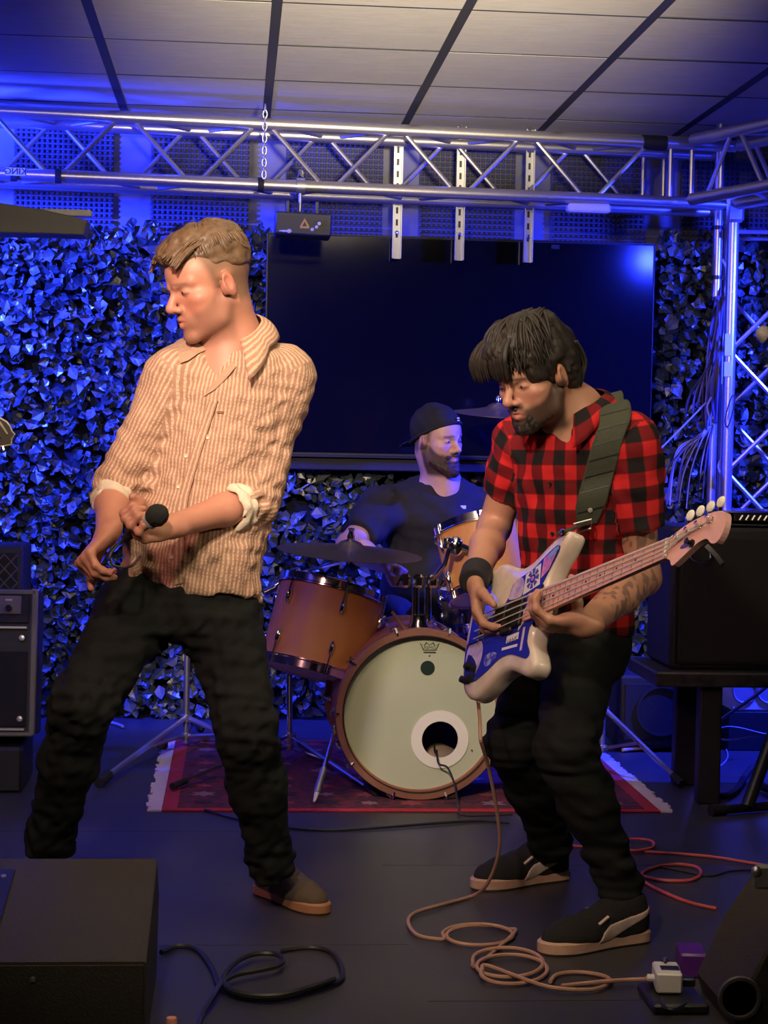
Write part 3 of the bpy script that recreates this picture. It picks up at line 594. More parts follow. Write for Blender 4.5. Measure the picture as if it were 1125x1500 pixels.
MB().box((cx0 + cw / 2, CY + .17, cz0 + ch_ / 2), (cw, .34, ch_), bev=.012).build('case', M_tolex, cab); MB().box((cx0 + cw / 2 + .01, CY + .001, cz0 + ch_ / 2 - .005), (cw - .05, .012, ch_ - .06), bev=.004).build('grille', M_grille, cab)
for c, s in (((cx0 + cw / 2 + .01, CY - .004, cz0 + .024), (cw - .04, .008, .008)), ((cx0 + .018, CY - .004, cz0 + ch_ / 2), (.006, .008, ch_ - .05))): MB().box(c, s).build('piping', M_blackm, cab)
ah = thing('bass_amplifier', (cx0 + .33, CY + .15, cz0 + ch_), 'chrome bass amplifier head with a vented strip on the cabinet', 'amplifier')
hz = cz0 + ch_; hx0 = at(1062, 770, CY)[0]
MB().box((hx0 + .24, CY + .14, hz + .032), (.48, .26, .05), bev=.006).build('chassis', M_chrome, ah); MB().box((hx0 + .25, CY + .006, hz + .035), (.43, .01, .022)).build('vent_strip', M_black, ah)
for k in range(20): MB().tube([(hx0 + .05 + k * .021, CY - .001, hz + .027), (hx0 + .06 + k * .021, CY - .001, hz + .043)], .004, 6).build('vent_rib', M_steel, ah)
for dx in (.04, .44): MB().box((hx0 + dx, CY + .14, hz + .004), (.03, .2, .008)).build('rubber_foot', M_rubber, ah)
hn = at(1025, 812, CY - .01)
MB().tube(spline([hn + V(-.035, 0, .015), hn + V(-.035, -.02, -.01), hn + V(-.01, -.025, -.022), hn + V(.03, -.02, -.018), hn + V(.035, 0, .012)], 4), .004, 6).build('handle', M_chrome, cab)
lay = at(1047, 812, CY - .012); MB().ribbon([lay + V(-.03, 0, .03), lay + V(0, -.006, .0), lay + V(.025, -.003, -.03)], .016, V(.7, 0, .7), .002).build('strap_end', M_steel, cab)
# ---- items below and behind the table
sb = thing('subwoofer', at(960, 1100, 6.95) * V(1, 1, 0), 'black subwoofer cabinet on the floor behind the chrome stand', 'speaker')
sx0 = at(908, 1000, 6.8)[0]; sx1 = at(1030, 1000, 6.8)[0]; sz = at(950, 990, 6.8)[2]
MB().box(((sx0 + sx1) / 2, 6.98, sz / 2 + .01), (sx1 - sx0, .36, sz - .02), bev=.01).build('case', M_tolex, sb); MB().box(((sx0 + sx1) / 2, 6.797, sz / 2 + .01), (sx1 - sx0 - .04, .01, sz - .08), bev=.003).build('grille', M_grille, sb)
for x in (sx0 + .05, sx1 - .05): MB().lathe([(.02, 0), (.02, .012)], (x, 6.86, 0), (0, 0, 1), 10).build('rubber_foot', M_rubber, sb)
MB().box((sx1 + .006, 6.9, sz * .75), (.012, .06, .05), bev=.004).build('corner_cap', M_steel, sb)
MB().ring([(.09, 0), (.10, 0), (.10, .006), (.09, .006)], ((sx0 + sx1) / 2, 6.79, sz * .55), (0, -1, 0), 28).build('cone_ring', M_rubber, sb)
pa = at(1090, 1010, 6.85); spk = thing('twin_speaker', pa * V(1, 1, 0), 'white speaker box with two round cones behind the table', 'speaker')
x0_, x1_ = at(1072, 1000, 6.85)[0], at(1190, 1000, 6.85)[0]; z0_, z1_ = at(1090, 1042, 6.85)[2], at(1090, 940, 6.85)[2]
MB().box(((x0_ + x1_) / 2, 6.95, (z0_ + z1_) / 2), (x1_ - x0_, .2, z1_ - z0_), bev=.008).build('case', mat('white_case', (.75, .76, .8), .4), spk); MB().box(((x0_ + x1_) / 2, 6.97, z0_ / 2), (x1_ - x0_ + .02, .24, z0_ - .001), bev=.004).build('plinth', M_tolex, spk)
for x in (at(1091, 1010, 6.85)[0], at(1127, 1010, 6.85)[0]):
    MB().lathe([(.052, 0), (.048, .006), (.042, .0), (.015, -.015), (.0, -.010)], (x, 6.848, at(1091, 1012, 6.85)[2]), (0, -1, 0), 24).build('cone', mat('cone_grey', (.3, .3, .34), .4) if 'cone_grey' not in MATS else MATS['cone_grey'], spk)
def cable(pts, r, m, label, name='cable', z=None, group=None, n=8):
    return tag(MB().tube(spline(pts, n), r, 7).build(name, m), label, 'cable', group)
F_ = lambda L, z=.006: [fl(x, y, z) for x, y in L]
cable([at(1046, 1070, 6.3), at(1065, 1065, 6.3), at(1085, 1067, 6.3), at(1105, 1072, 6.3), at(1130, 1078, 6.3)], .004, M_cab[2], 'pale cable sagging between the table legs, upper of two')
cable([at(1046, 1081, 6.3), at(1070, 1084, 6.3), at(1100, 1079, 6.3), at(1130, 1074, 6.3)], .004, M_cab[2], 'pale cable sagging between the table legs, lower of two')
cable([at(1046, 1062, 6.6), at(1070, 1044, 6.6), at(1105, 1020, 6.6), at(1130, 1000, 6.6)], .007, M_cab[0], 'black cable rising slantwise in front of the twin cones')
cable(F_([(1048, 1135), (1050, 1160), (1062, 1166), (1080, 1155), (1092, 1135), (1106, 1122), (1130, 1120)], .014), .012, M_cab[0], 'thick black cable snaking round the table leg')
cable(F_([(1046, 1128), (1060, 1118), (1066, 1108), (1064, 1098)], .004), .003, M_cab[2], 'thin pale cable on the floor behind the table leg')
# folded stand with angled leg and round foot bar, at the right edge
ks = thing('floor_stand', fl(1090, 1190), 'black tubular floor stand with a round capped foot bar', 'stand')
a, b = fl(1044, 1187, .018), fl(1180, 1176, .018); MB().tube([a, b], .016, 12).build('foot_bar', M_blackm, ks); MB().tube([a + (b - a) * -.02, a + (b - a) * .12], .021, 12).build('end_cap', M_rubber, ks)
MB().tube([fl(1094, 1183, .02), at(1160, 1000, fl(1094, 1183)[1] + .1)], .022, 10).build('upright', M_blackm, ks); MB().tube([fl(1113, 1150, .02), fl(1150, 1165, .02)], .016, 10).build('rear_bar', M_blackm, ks)
# ---- microphone on a boom at the right edge
mc = at(1119, 489, 5.2); ms = thing('microphone_stand', (mc[0] + .55, 5.3, 0), 'ball head microphone on a boom stand at the truss tower', 'microphone stand')
md = nrm(V(.75, -.1, -.45)); MB().ball(mc, .025, 16, 10).build('mic_grille', mat('mic_mesh', (.5, .47, .43), .45, .5, bump=(600, .6)), ms); MB().ring([(.0235, -.004), (.0275, -.004), (.0275, .006), (.0235, .006)], mc + md * .006, md, 20).build('mic_band', M_silver, ms)
MB().tube([mc + md * .02, mc + md * .15], [.019, .012], 12).build('mic_body', M_blackm, ms); MB().tube([mc + md * .08, V(mc[0] + .55, 5.3, mc[2] - .36)], .008, 8).build('boom_arm', M_blackm, ms)
MB().tube([V(mc[0] + .55, 5.3, .02), V(mc[0] + .55, 5.3, mc[2] - .36)], .010, 8).build('pole', M_blackm, ms); MB().lathe([(.12, 0), (.12, .012), (.03, .025)], (mc[0] + .55, 5.3, 0), (0, 0, 1), 20).build('round_base', M_blackm, ms)
# ---- guitar amps on the left
GY = 6.0; gz0, gz1 = at(30, 1087, GY)[2], at(30, 874, GY)[2]; gx1 = at(50, 1080, GY)[0]; gw = .56; gh = gz1 - gz0
ga = thing('guitar_amp', (gx1 - gw / 2, GY + .12, gz0), 'black combo guitar amplifier with grey piping on a low riser', 'amplifier'); RT = np.array(Matrix.Rotation(-.13, 3, 'X')); g0 = V(gx1 - gw / 2, GY + .12, gz0 + gh / 2 + .01)
G = lambda x, y, z: g0 + RT @ V(x, y, z)
MB().box(g0, (gw, .24, gh), RT, .008).build('case', M_tolex, ga); MB().box(G(0, -.121, -.09), (gw - .05, .012, gh - .24), RT, .002).build('grille', M_grille, ga)
MB().box(G(0, -.121, gh / 2 - .07), (gw - .05, .01, .09), RT, .002).build('control_recess', M_tolex, ga); MB().box(G(gw / 2 - .16, -.128, gh / 2 - .055), (.22, .006, .062), RT, .012).build('control_plate', mat('control_plate', (.30, .27, .24), .4, .5), ga)
for k in range(4):
    kn = MB().lathe([(.011, 0), (.009, .014), (0, .014)], G(gw / 2 - .235 + k * .048, -.131, gh / 2 - .065), RT @ V(0, -1, 0), 12).build('knob', M_black, ga); MB().box(G(gw / 2 - .235 + k * .048, -.131, gh / 2 - .038), (.022, .003, .006), RT).build('knob_mark', M_white, ga)
for z in (gh / 2 - .13, -gh / 2 + .02): MB().box(G(-.01, -.126, z), (gw - .04, .008, .007), RT).build('silver_strip', M_silver, ga)
MB().box(G(0, -.119, gh / 2 - .012), (gw, .012, .018), RT, .004).build('edge_trim', M_trim, ga); MB().box(G(0, -.119, -gh / 2 + .004), (gw, .012, .016), RT, .004).build('edge_trim', M_trim, ga); MB().box(G(gw / 2 - .006, -.119, 0), (.022, .012, gh), RT, .004).build('edge_trim', M_trim, ga); MB().box(G(-gw / 2 + .006, -.119, 0), (.022, .012, gh), RT, .004).build('edge_trim', M_trim, ga)
for x, z in ((.035, gh / 2 - .165), (.035, -gh / 2 + .055), (-.5 + .0, gh / 2 - .165)): MB().lathe([(.0105, 0), (.009, .005), (0, .006)], G(gw / 2 - x - .01 if x > 0 else -gw / 2 + .045, -.127, z), RT @ V(0, -1, 0), 12).build('screw', M_silver, ga)
tag(MB().box((gx1 - gw / 2 - .02, GY + .13, (gz0 - .012) / 2), (gw - .03, .34, gz0 - .012), bev=.01).build('amp_riser', M_tolex), 'low black riser box under the combo guitar amplifier', 'riser')
vy = 6.52; vz1 = at(16, 800, vy)[2]; vx1 = at(34, 840, vy)[0]; vw = .6
va = thing('speaker_cabinet', (vx1 - vw / 2, vy + .13, 0), 'tall black cabinet with diamond grille cloth behind the combo amplifier', 'speaker cabinet'); MB().box((vx1 - vw / 2, vy + .13, vz1 / 2), (vw, .26, vz1), bev=.01).build('case', M_tolex, va)
MB().box((vx1 - vw / 2, vy - .002, vz1 / 2), (vw - .04, .008, vz1 - .05)).build('grille', M_grille, va)
M_dia = mat('diamond_thread', (.10, .085, .08), .7)
for k in range(-8, 26):
    for s in (1, -1):
        z = vz1 - .03 - k * .052; x1 = vx1 - .02; pts = []
        a, b = V(x1, vy - .008, z), V(x1 - vw + .04, vy - .008, z - s * (vw - .04) * 1.1)
        lo, hi = .03, vz1 - .03
        def clip(p, q):
            if p[2] > hi and q[2] > hi or p[2] < lo and q[2] < lo: return None
            P_ = []
            for (m_, n_) in ((p, q), (q, p)):
                r = m_.copy()
                for lim, c in ((hi, r[2] > hi), (lo, r[2] < lo)):
                    if c: r = m_ + (n_ - m_) * ((lim - m_[2]) / (n_[2] - m_[2]))
                P_.append(r)
            return P_
        c = clip(a, b)
        if c is not None and np.linalg.norm(c[0] - c[1]) > .03: MB().tube(c, .0028 if s > 0 else .0016, 4).build('grille_thread', M_dia, va)
# ---- headstock of a guitar leaning in from the left
hy = 4.6; gs = thing('electric_guitar', at(-40, 640, hy), 'dark guitar headstock with pale edge, jutting past the ivy hedge', 'guitar')
out = [(-60, 590), (-30, 594), (0, 611), (10, 617), (15, 624), (18, 632), (22, 636), (19, 641), (17, 645), (17, 652), (0, 655), (-30, 660), (-60, 652)]
P = [at(x, y, hy) for x, y in out]; MB().prism([(p[0], p[2]) for p in P], (0, hy + .018, 0), (1, 0, 0), (0, 0, 1), .016, .002).build('headstock', M_cream, gs)
C0 = np.mean(P, 0); MB().prism([(C0[0] + (p[0] - C0[0]) * .95, C0[2] + (p[2] - C0[2]) * .88) for p in P], (0, hy + .002, 0), (1, 0, 0), (0, 0, 1), .0025).build('face_veneer', mat('veneer', (.07, .06, .05), .35), gs)
a, b = at(-1, 618, hy - .003), at(11, 636, hy - .003); MB().tube([a, b], [.0035, .0025], 6).build('inlay', M_head, gs)
MB().lathe([(.006, 0), (.006, .012), (0, .014)], at(4, 654, hy + .006), V(.3, -.3, -1), 10).build('tuner', M_chrome, gs); MB().lathe([(.004, 0), (.004, .01)], at(-1, 640, hy), V(0, -1, 0), 8).build('string_post', M_chrome, gs)
MB().tube([at(-50, 622, hy + .01), at(-240, 690, hy - .1)], .022, 8).build('neck', M_redwood, gs)
# ---- monitor wedges
M_wedge = mat('wedge_paint', (.040, .033, .025), .7, bump=(260, .6)); M_wdark = M_wedge
wf = .0
y0w, y1w = 3.42, 3.88; zA = at(110, 1409, y0w)[2]; zB = at(110, 1258, y1w)[2]; xr = at(214, 1409, y0w)[0]; xl = xr - .62
wl = thing('monitor_wedge', ((xl + xr) / 2, 3.7, 0), 'floor monitor wedge lit brownish on its sloping top, before the singer', 'monitor wedge')
prof = [(y0w, 0), (y0w, zA), (y1w, zB), (y1w + .13, .16), (y1w + .05, 0)]
MB().prism(prof, (xl, 0, 0), (0, 1, 0), (0, 0, 1), xr - xl, .006).build('case', M_wedge, wl)
MB().box(((xl + xr) / 2, y0w - .003, zA / 2), (xr - xl - .01, .006, zA - .012)).build('front_panel', M_wdark, wl)
p = at(48, 1435, y0w - .007); MB().lathe([(.006, 0), (.005, .003), (0, .004)], p, (0, -1, 0), 10).build('screw', M_steel, wl)
nn = nrm(np.cross(V(1, 0, 0), V(0, y1w - y0w, zB - zA))); 
def ontop(px, py):
    lo, hi = y0w, y1w
    for _ in range(40):
        m_ = (lo + hi) / 2; q_ = at(px, py, m_)
        if q_[2] > zA + (zB - zA) * (m_ - y0w) / (y1w - y0w): lo = m_
        else: hi = m_
    return q_
h0, h1 = ontop(6, 1276), ontop(0, 1370); dv = nrm(V(0, y1w - y0w, zB - zA))
MB().box((h0 + h1) / 2 + nn * .001 + V(-.035, 0, 0), (.09, np.linalg.norm(h0 - h1), .006), np.stack([V(1, 0, 0), dv, nn], 1), .002).build('handle_recess', M_black, wl)
MB().lathe([(.007, 0), (.006, .003), (0, .004)], ontop(5, 1286) + nn * .003, nn, 10).build('screw', M_steel, wl)
# right wedge: side profile turned to the camera
yw = 3.5; pr2 = [(1030, 1640), (1026, 1500), (1020, 1424), (1062, 1338), (1098, 1284), (1112, 1270), (1140, 1268), (1330, 1330), (1330, 1640)]
P = [at(x, y, yw + .30) for x, y in pr2]; zmin = 0
out = [(p[0], max(p[2], 0.0)) for p in P]; dz = 0
wr = thing('monitor_wedge', (1.25, yw + .2, 0), 'black monitor wedge seen side on, with a round handle cup', 'monitor wedge')
MB().prism([(x, z) for x, z in out], (0, yw + .30, 0), (1, 0, 0), (0, 0, 1), .30, .006).build('case', M_wdark, wr)
p = at(1083, 1462, yw - .002); MB().ring([(.036, 0), (.046, 0), (.044, .006), (.038, .006)], p, (0, -1, 0), 28).build('handle_ring', mat('handle_grey', (.10, .10, .10), .4), wr); MB().lathe([(.036, .001), (0, .001)], p, (0, -1, 0), 24).build('handle_cup', M_black, wr)
MB().box(at(1120, 1284, yw - .004), (.045, .02, .05), bev=.006).build('corner_guard', mat('corner_grey', (.16, .16, .15), .5), wr); MB().ball(at(1108, 1276, yw - .01), .011, 10, 6).build('corner_stud', M_steel, wr)
# ---- pedals
pb = thing('pedal_board', fl(985, 1478), 'small black pedal board beside the side-on wedge', 'pedal board'); q_ = fl(985, 1470); MB().box(q_ + V(-.0, .0, .012), (.12, .16, .022), bev=.005).build('board', M_black, pb)
pts = spline(F_([(968, 1462), (975, 1476), (990, 1478), (1004, 1470)], .03), 6); MB().tube(pts, .004, 6).build('patch_lead', M_cab[0], pb)
tp = fl(979, 1437, .07); tp[2] = .024; tp = V(fl(980, 1452, .024)[0], fl(980, 1452, .024)[1], .024); RP = np.array(Matrix.Rotation(-.12, 3, 'Z'))
pd = thing('effect_pedal', tp, 'small white tuner pedal with dark display on the pedal board', 'pedal')
MB().box(tp + V(0, .02, .024), (.056, .092, .044), RP, .004).build('case', M_white, pd); MB().box(tp + RP @ V(.002, .014, .0465), (.04, .03, .003), RP, .001).build('display', M_black, pd)
MB().lathe([(.009, 0), (.009, .006), (.006, .006), (.006, .014), (0, .015)], tp + RP @ V(-.004, .047, .046), (0, 0, 1), 12).build('foot_switch', M_chrome, pd); MB().tube([tp + RP @ V(-.027, .02, .022), tp + RP @ V(-.045, .022, .022)], .008, 8).build('jack_plug', M_white, pd); MB().box(tp + RP @ V(.04, .0, .022), (.03, .02, .018), RP, .003).build('jack_plug', M_black, pd)
pv = fl(1008, 1432); tag(MB().box(pv + V(.016, .04, .028), (.06, .10, .056), RP, .005).build('effect_pedal', mat('violet_enamel', (.10, .02, .22), .35)), 'violet effect pedal half hidden by the side-on wedge', 'pedal')
# ---- cables on the floor
M_tan = mat('cable_tan', (.42, .24, .17), .45); M_red = mat('cable_red', (.60, .10, .09), .45)
def loops(cx, cy, rx, ry, n, dx=0, dy=0, ph=0, st=16): return [(cx + dx * i / st + rx * math.cos(ph + 2 * math.pi * i / st), cy + dy * i / st + ry * math.sin(ph + 2 * math.pi * i / st)) for i in range(int(n * st))]
L = [(690, 1313), (640, 1327), (606, 1338), (598, 1352), (612, 1370), (645, 1376)]
tanp = [at(704, 1085, 4.26), at(717, 1130, 4.33), at(728, 1190, 4.38), at(732, 1235, 4.42), at(725, 1270, 4.47), at(710, 1300, 4.52)] + F_(L, .007)
L2 = loops(698, 1368, 50, 15, 1.6, 6, 2, 2.8) + loops(742, 1404, 50, 19, 2.3, 6, 10, 2.6) + [(790, 1442), (830, 1449), (870, 1449), (893, 1440), (890, 1432), (868, 1426), (840, 1424), (815, 1428), (806, 1438)]
zz = .007
tanp += [fl(x, y, .007 + .0045 * (1 + math.sin(i * .45))) for i, (x, y) in enumerate(L2)]
M_t = cable(tanp, .0048, M_tan, 'tan instrument cable coiled on the floor before the bassist\'s shoes', n=4)
cable(F_([(822, 1444), (860, 1440)], .008) + F_([(890, 1437), (925, 1435)], .020) + [fl(955, 1434, .03), tp + RP @ V(-.045, .022, .022)], .0048, M_tan, 'short tan patch cable running into the white pedal')
rd = [(760, 1220), (790, 1232), (826, 1238)] ; 
cable(F_([(826, 1213), (829, 1224), (836, 1238), (870, 1241), (905, 1244), (950, 1248), (1000, 1251), (1050, 1256), (1100, 1264), (1135, 1270)], .006), .0045, M_red, 'red cable lying almost straight across the floor to the wedge')
cable(F_([(880, 1244), (930, 1246), (956, 1241), (954, 1232), (930, 1229), (890, 1231), (865, 1236)], .012), .0045, M_red, 'short flat loop of red cable near the bassist\'s rear heel')
cable(F_([(1050, 1331), (1010, 1322), (970, 1306), (945, 1292), (940, 1280), (960, 1270), (992, 1266), (1020, 1270), (1027, 1280), (1012, 1289), (980, 1290), (950, 1286), (930, 1280), (905, 1277)], .006), .0048, M_red, 'red cable with one round loop behind the bassist\'s front shoe')
bl_ = [(236, 1395), (262, 1386), (290, 1392), (312, 1420), (322, 1445), (352, 1460), (400, 1464), (450, 1454), (492, 1440), (502, 1425), (490, 1398), (460, 1388), (415, 1392), (408, 1398)]
bl2 = [(286, 1520), (294, 1490), (310, 1462), (325, 1440), (345, 1428), (375, 1422), (408, 1414), (414, 1404), (400, 1397), (370, 1398), (345, 1410), (328, 1432), (335, 1448), (365, 1458), (410, 1458), (455, 1446), (490, 1434)]
cable(F_(bl_, .008), .0062, M_cab[0], 'black cable from the brown-topped wedge coiled in a wide ring'); cable([fl(x, y, .008 if i < 2 else .0215) for i, (x, y) in enumerate(bl2)], .0062, M_cab[0], 'black cable twisted round the wide ring of cable')
cable(F_([(300, 1186), (340, 1198), (400, 1210), (480, 1216), (560, 1212), (650, 1205), (710, 1202), (745, 1205)], .006), .0045, M_cab[0], 'black cable along the front edge of the rug')
kp0 = at(639, 1113, BDY - .02); cable([bc + V(.06, .1, -.12), pc + V(-.012, .05, -.046), pc + V(-.012, -.015, -.050), pc + V(-.006, -.028, -.075), at(656, 1125, BDY - .05), at(666, 1150, BDY - .08)] + F_([(671, 1178)], .018) + F_([(676, 1193), (700, 1195), (750, 1193)], .013), .0035, M_cab[0], 'thin black cable hanging out of the bass drum port')
cable(F_([(960, 1268), (1000, 1276), (1040, 1283), (1070, 1276), (1110, 1274)], .004), .003, M_cab[0], 'thin black cable beside the looped red cable')
cable(F_([(140, 1062), (155, 1057), (170, 1060), (180, 1064)], .012), .006, M_silver, 'short shiny cable end by the foot of the hedge')
tag(MB().lathe([(.011, 0), (.012, .004), (.012, .026), (.010, .03), (0, .03)], fl(251, 1512, .0), (0, 0, 1), 16).build('bottle_cap', mat('pink_cap', (.75, .30, .24), .5)), 'small pink cap standing on the floor beside the wedge', 'cap')
# ================================================================== signed-distance modelling for people
class SDF:
    def __init__(s): s.p = []; s.disp = None; s.amp = 0
    def _add(s, f, c, r, op, k): s.p.append((f, np.asarray(c, float), float(r), op, float(k))); return s
    def rc(s, a, b, ra, rb, k=.02, op='+', sq=None):
        a, b = np.asarray(a, float), np.asarray(b, float); ba = b - a; L2 = max(np.dot(ba, ba), 1e-9)
        def f(P):
            q = P - a; h = np.clip(q @ ba / L2, 0, 1); w_ = q - h[:, None] * ba
            if sq is not None: w_ = w_ + (w_ @ sq[0])[:, None] * sq[0] * (sq[1] - 1)
            return np.sqrt((w_ * w_).sum(1)) - (ra + (rb - ra) * h)
        return s._add(f, (a + b) / 2, math.sqrt(L2) / 2 + max(ra, rb), op, k)
    def ch(s, pts, rs, k=.02, op='+', sq=None):
        for i in range(len(pts) - 1): s.rc(pts[i], pts[i + 1], rs[i], rs[i + 1], k if i == 0 else min(k, .012), op, sq)
        return s
    def el(s, c, r, R=None, k=.02, op='+'):
        c = np.asarray(c, float); r = np.asarray(r, float); R = np.eye(3) if R is None else np.asarray(R)
        def f(P):
            q = (P - c) @ R; k0 = np.sqrt(((q / r) ** 2).sum(1)); k1 = np.sqrt(((q / r ** 2) ** 2).sum(1)) + 1e-9
            return k0 * (k0 - 1) / k1
        return s._add(f, c, r.max(), op, k)
    def cc(s, a, b, ra, rb, k=.01, op='+', rnd=.006, sq=None):
        a, b = np.asarray(a, float), np.asarray(b, float); d = nrm(b - a); L = np.linalg.norm(b - a)
        def f(P):
            q = P - a; t = q @ d; w_ = q - t[:, None] * d
            if sq is not None: w_ = w_ + (w_ @ sq[0])[:, None] * sq[0] * (sq[1] - 1)
            x = np.sqrt((w_ * w_).sum(1)) - (ra + (rb - ra) * np.clip(t / L, 0, 1)) + rnd; y = np.maximum(-t, t - L) + rnd
            return np.minimum(np.maximum(x, y), 0) + np.sqrt(np.maximum(x, 0) ** 2 + np.maximum(y, 0) ** 2) - rnd
        return s._add(f, (a + b) / 2, L / 2 + max(ra, rb), op, k)
    def loft(s, a, b, side, secs, k=.03, op='+', rnd=.02, ex=2.0):
        """secs: rows (t, half width, half depth, offset side, offset depth)"""
        a, b = np.asarray(a, float), np.asarray(b, float); d = nrm(b - a); L = np.linalg.norm(b - a); S = nrm(np.asarray(side, float) - d * np.dot(side, d)); D = np.cross(d, S)
        T = np.array(secs, float)
        tt = np.linspace(0, 1, 60)
        def sm(col):
            y = np.interp(tt, T[:, 0], T[:, col]); z = np.pad(y, 4, mode='edge'); return np.convolve(z, np.ones(9) / 9, 'valid')
        W1, W2, O1, O2 = [sm(i) for i in (1, 2, 3, 4)]
        def f(P):
            q = P - a; t = q @ d / L; tc = np.clip(t, 0, 1); A = np.interp(tc, tt, W1) - rnd; B = np.interp(tc, tt, W2) - rnd
            x = q @ S - np.interp(tc, tt, O1); y = q @ D - np.interp(tc, tt, O2); ax, ay = np.abs(x / A), np.abs(y / B)
            if ex == 2: k0 = np.sqrt(ax * ax + ay * ay); k1 = np.sqrt((x / A ** 2) ** 2 + (y / B ** 2) ** 2) + 1e-9; r = k0 * (k0 - 1) / k1
            else: k0 = (ax ** ex + ay ** ex) ** (1 / ex); r = (k0 - 1) * np.minimum(A, B)
            e = np.maximum(-t, t - 1) * L + rnd
            return np.minimum(np.maximum(r, e), 0) + np.sqrt(np.maximum(r, 0) ** 2 + np.maximum(e, 0) ** 2) - rnd
        return s._add(f, (a + b) / 2, L / 2 + max(T[:, 1].max(), T[:, 2].max()) + .05, op, k)
    def plane(s, pt, n, k=.004):
        pt = np.asarray(pt, float); n = nrm(n); return s._add(lambda P: (P - pt) @ n, pt, 50, '&', k)
    def fn(s, f, c, r, op='+', k=.003): return s._add(f, c, r, op, k)
    def ev(s, P, act=None):
        d = np.full(len(P), 1e2)
        for i, (f, c, r, op, k) in enumerate(s.p):
            if act is not None and not act[i]: continue
            v = f(P)
            if op == '+': b_ = v
            elif op == '-': b_ = -v
            else: b_ = v
            h = np.maximum(k - np.abs(d - b_), 0) / k
            d = (np.minimum(d, b_) - h * h * k / 4) if op == '+' else (np.maximum(d, b_) + h * h * k / 4)
        if s.disp is not None: d = d + s.disp(P)
        return d
def mesh_sdf(s, res):
    n = 14
    C = np.array([c for _, c, r, op, k in s.p if op == '+']); R_ = np.array([r + k for _, c, r, op, k in s.p if op == '+'])
    lo = (C - R_[:, None]).min(0) - .03; hi = (C + R_[:, None]).max(0) + .03
    nb = np.ceil((hi - lo) / (res * n)).astype(int); G = np.stack(np.meshgrid(*[np.arange(k) for k in nb], indexing='ij'), -1).reshape(-1, 3)
    cen = lo + (G + .5) * n * res; hr = n * res * .5 * 1.7321 + 2 * res
    allc = np.array([c for _, c, r, op, k in s.p]); allr = np.array([r for _, c, r, op, k in s.p]); allk = np.array([k for _, c, r, op, k in s.p]); isand = np.array([op == '&' for _, c, r, op, k in s.p]); isp = np.array([op == '+' for _, c, r, op, k in s.p])
    dist = np.linalg.norm(cen[:, None] - allc[None], axis=2) - allr[None] - allk[None] - s.amp - .004
    near = (dist < hr) | isand[None]; ok = (near & isp[None]).any(1)
    G, cen, near = G[ok], cen[ok], near[ok]
    dc = s.ev(cen); ok = np.abs(dc) < hr * 1.6 + .03 + s.amp; G, cen, near = G[ok], cen[ok], near[ok]
    ar = np.arange(-1, n + 1); off = np.stack(np.meshgrid(ar, ar, ar, indexing='ij'), -1).reshape(-1, 3); m = n + 2
    tot = nb * n + 4; VI = []; VP = []; FQ = []
    cid = lambda I: ((I[:, 0] + 2) * tot[1] + (I[:, 1] + 2)) * tot[2] + (I[:, 2] + 2)
    cor = np.array([(i, j, k) for i in (0, 1) for j in (0, 1) for k in (0, 1)]); edges = [(a, b) for a in range(8) for b in range(a + 1, 8) if np.abs(cor[a] - cor[b]).sum() == 1]
    for g, nr_ in zip(G, near):
        base = g * n; P = lo + (base + off) * res; d = s.ev(P, nr_).reshape(m, m, m)
        if d.min() > 0 or d.max() < 0: continue
        ins = d < 0; cs = np.stack([ins[i:i + n + 1, j:j + n + 1, k:k + n + 1] for i, j, k in cor], -1); cnt = cs.sum(-1); I = np.argwhere((cnt > 0) & (cnt < 8))
        if len(I) == 0: continue
        dv = np.stack([d[I[:, 0] + i, I[:, 1] + j, I[:, 2] + k] for i, j, k in cor], 1); acc = np.zeros((len(I), 3)); num = np.zeros(len(I))
        for a, b in edges:
            x = (dv[:, a] < 0) != (dv[:, b] < 0); t = np.where(x, dv[:, a] / (dv[:, a] - dv[:, b] + 1e-20), 0); acc += x[:, None] * (cor[a] + t[:, None] * (cor[b] - cor[a])); num += x
        VI.append(cid(base + I - 1)); VP.append(lo + (base + I - 1 + acc / num[:, None]) * res)
        for ax in range(3):
            sl0 = [slice(1, n + 1)] * 3; sl1 = list(sl0); sl1[ax] = slice(2, n + 2); A = ins[tuple(sl0)]; B = ins[tuple(sl1)]; E = np.argwhere(A != B)
            if len(E) == 0: continue
            sg = A[E[:, 0], E[:, 1], E[:, 2]]; E = E + base; u = (ax + 1) % 3; v = (ax + 2) % 3; eu = np.eye(3, dtype=int)[u]; ev_ = np.eye(3, dtype=int)[v]
            q = np.stack([cid(E - eu - ev_), cid(E - ev_), cid(E), cid(E - eu)], 1); q[~sg] = q[~sg][:, ::-1]; FQ.append(q)
    VI = np.concatenate(VI); VP = np.concatenate(VP); FQ = np.concatenate(FQ); ids, fi = np.unique(VI, return_index=True)
    F = np.searchsorted(ids, FQ); F = np.minimum(F, len(ids) - 1); good = (ids[F] == FQ).all(1); return VP[fi], F[good]
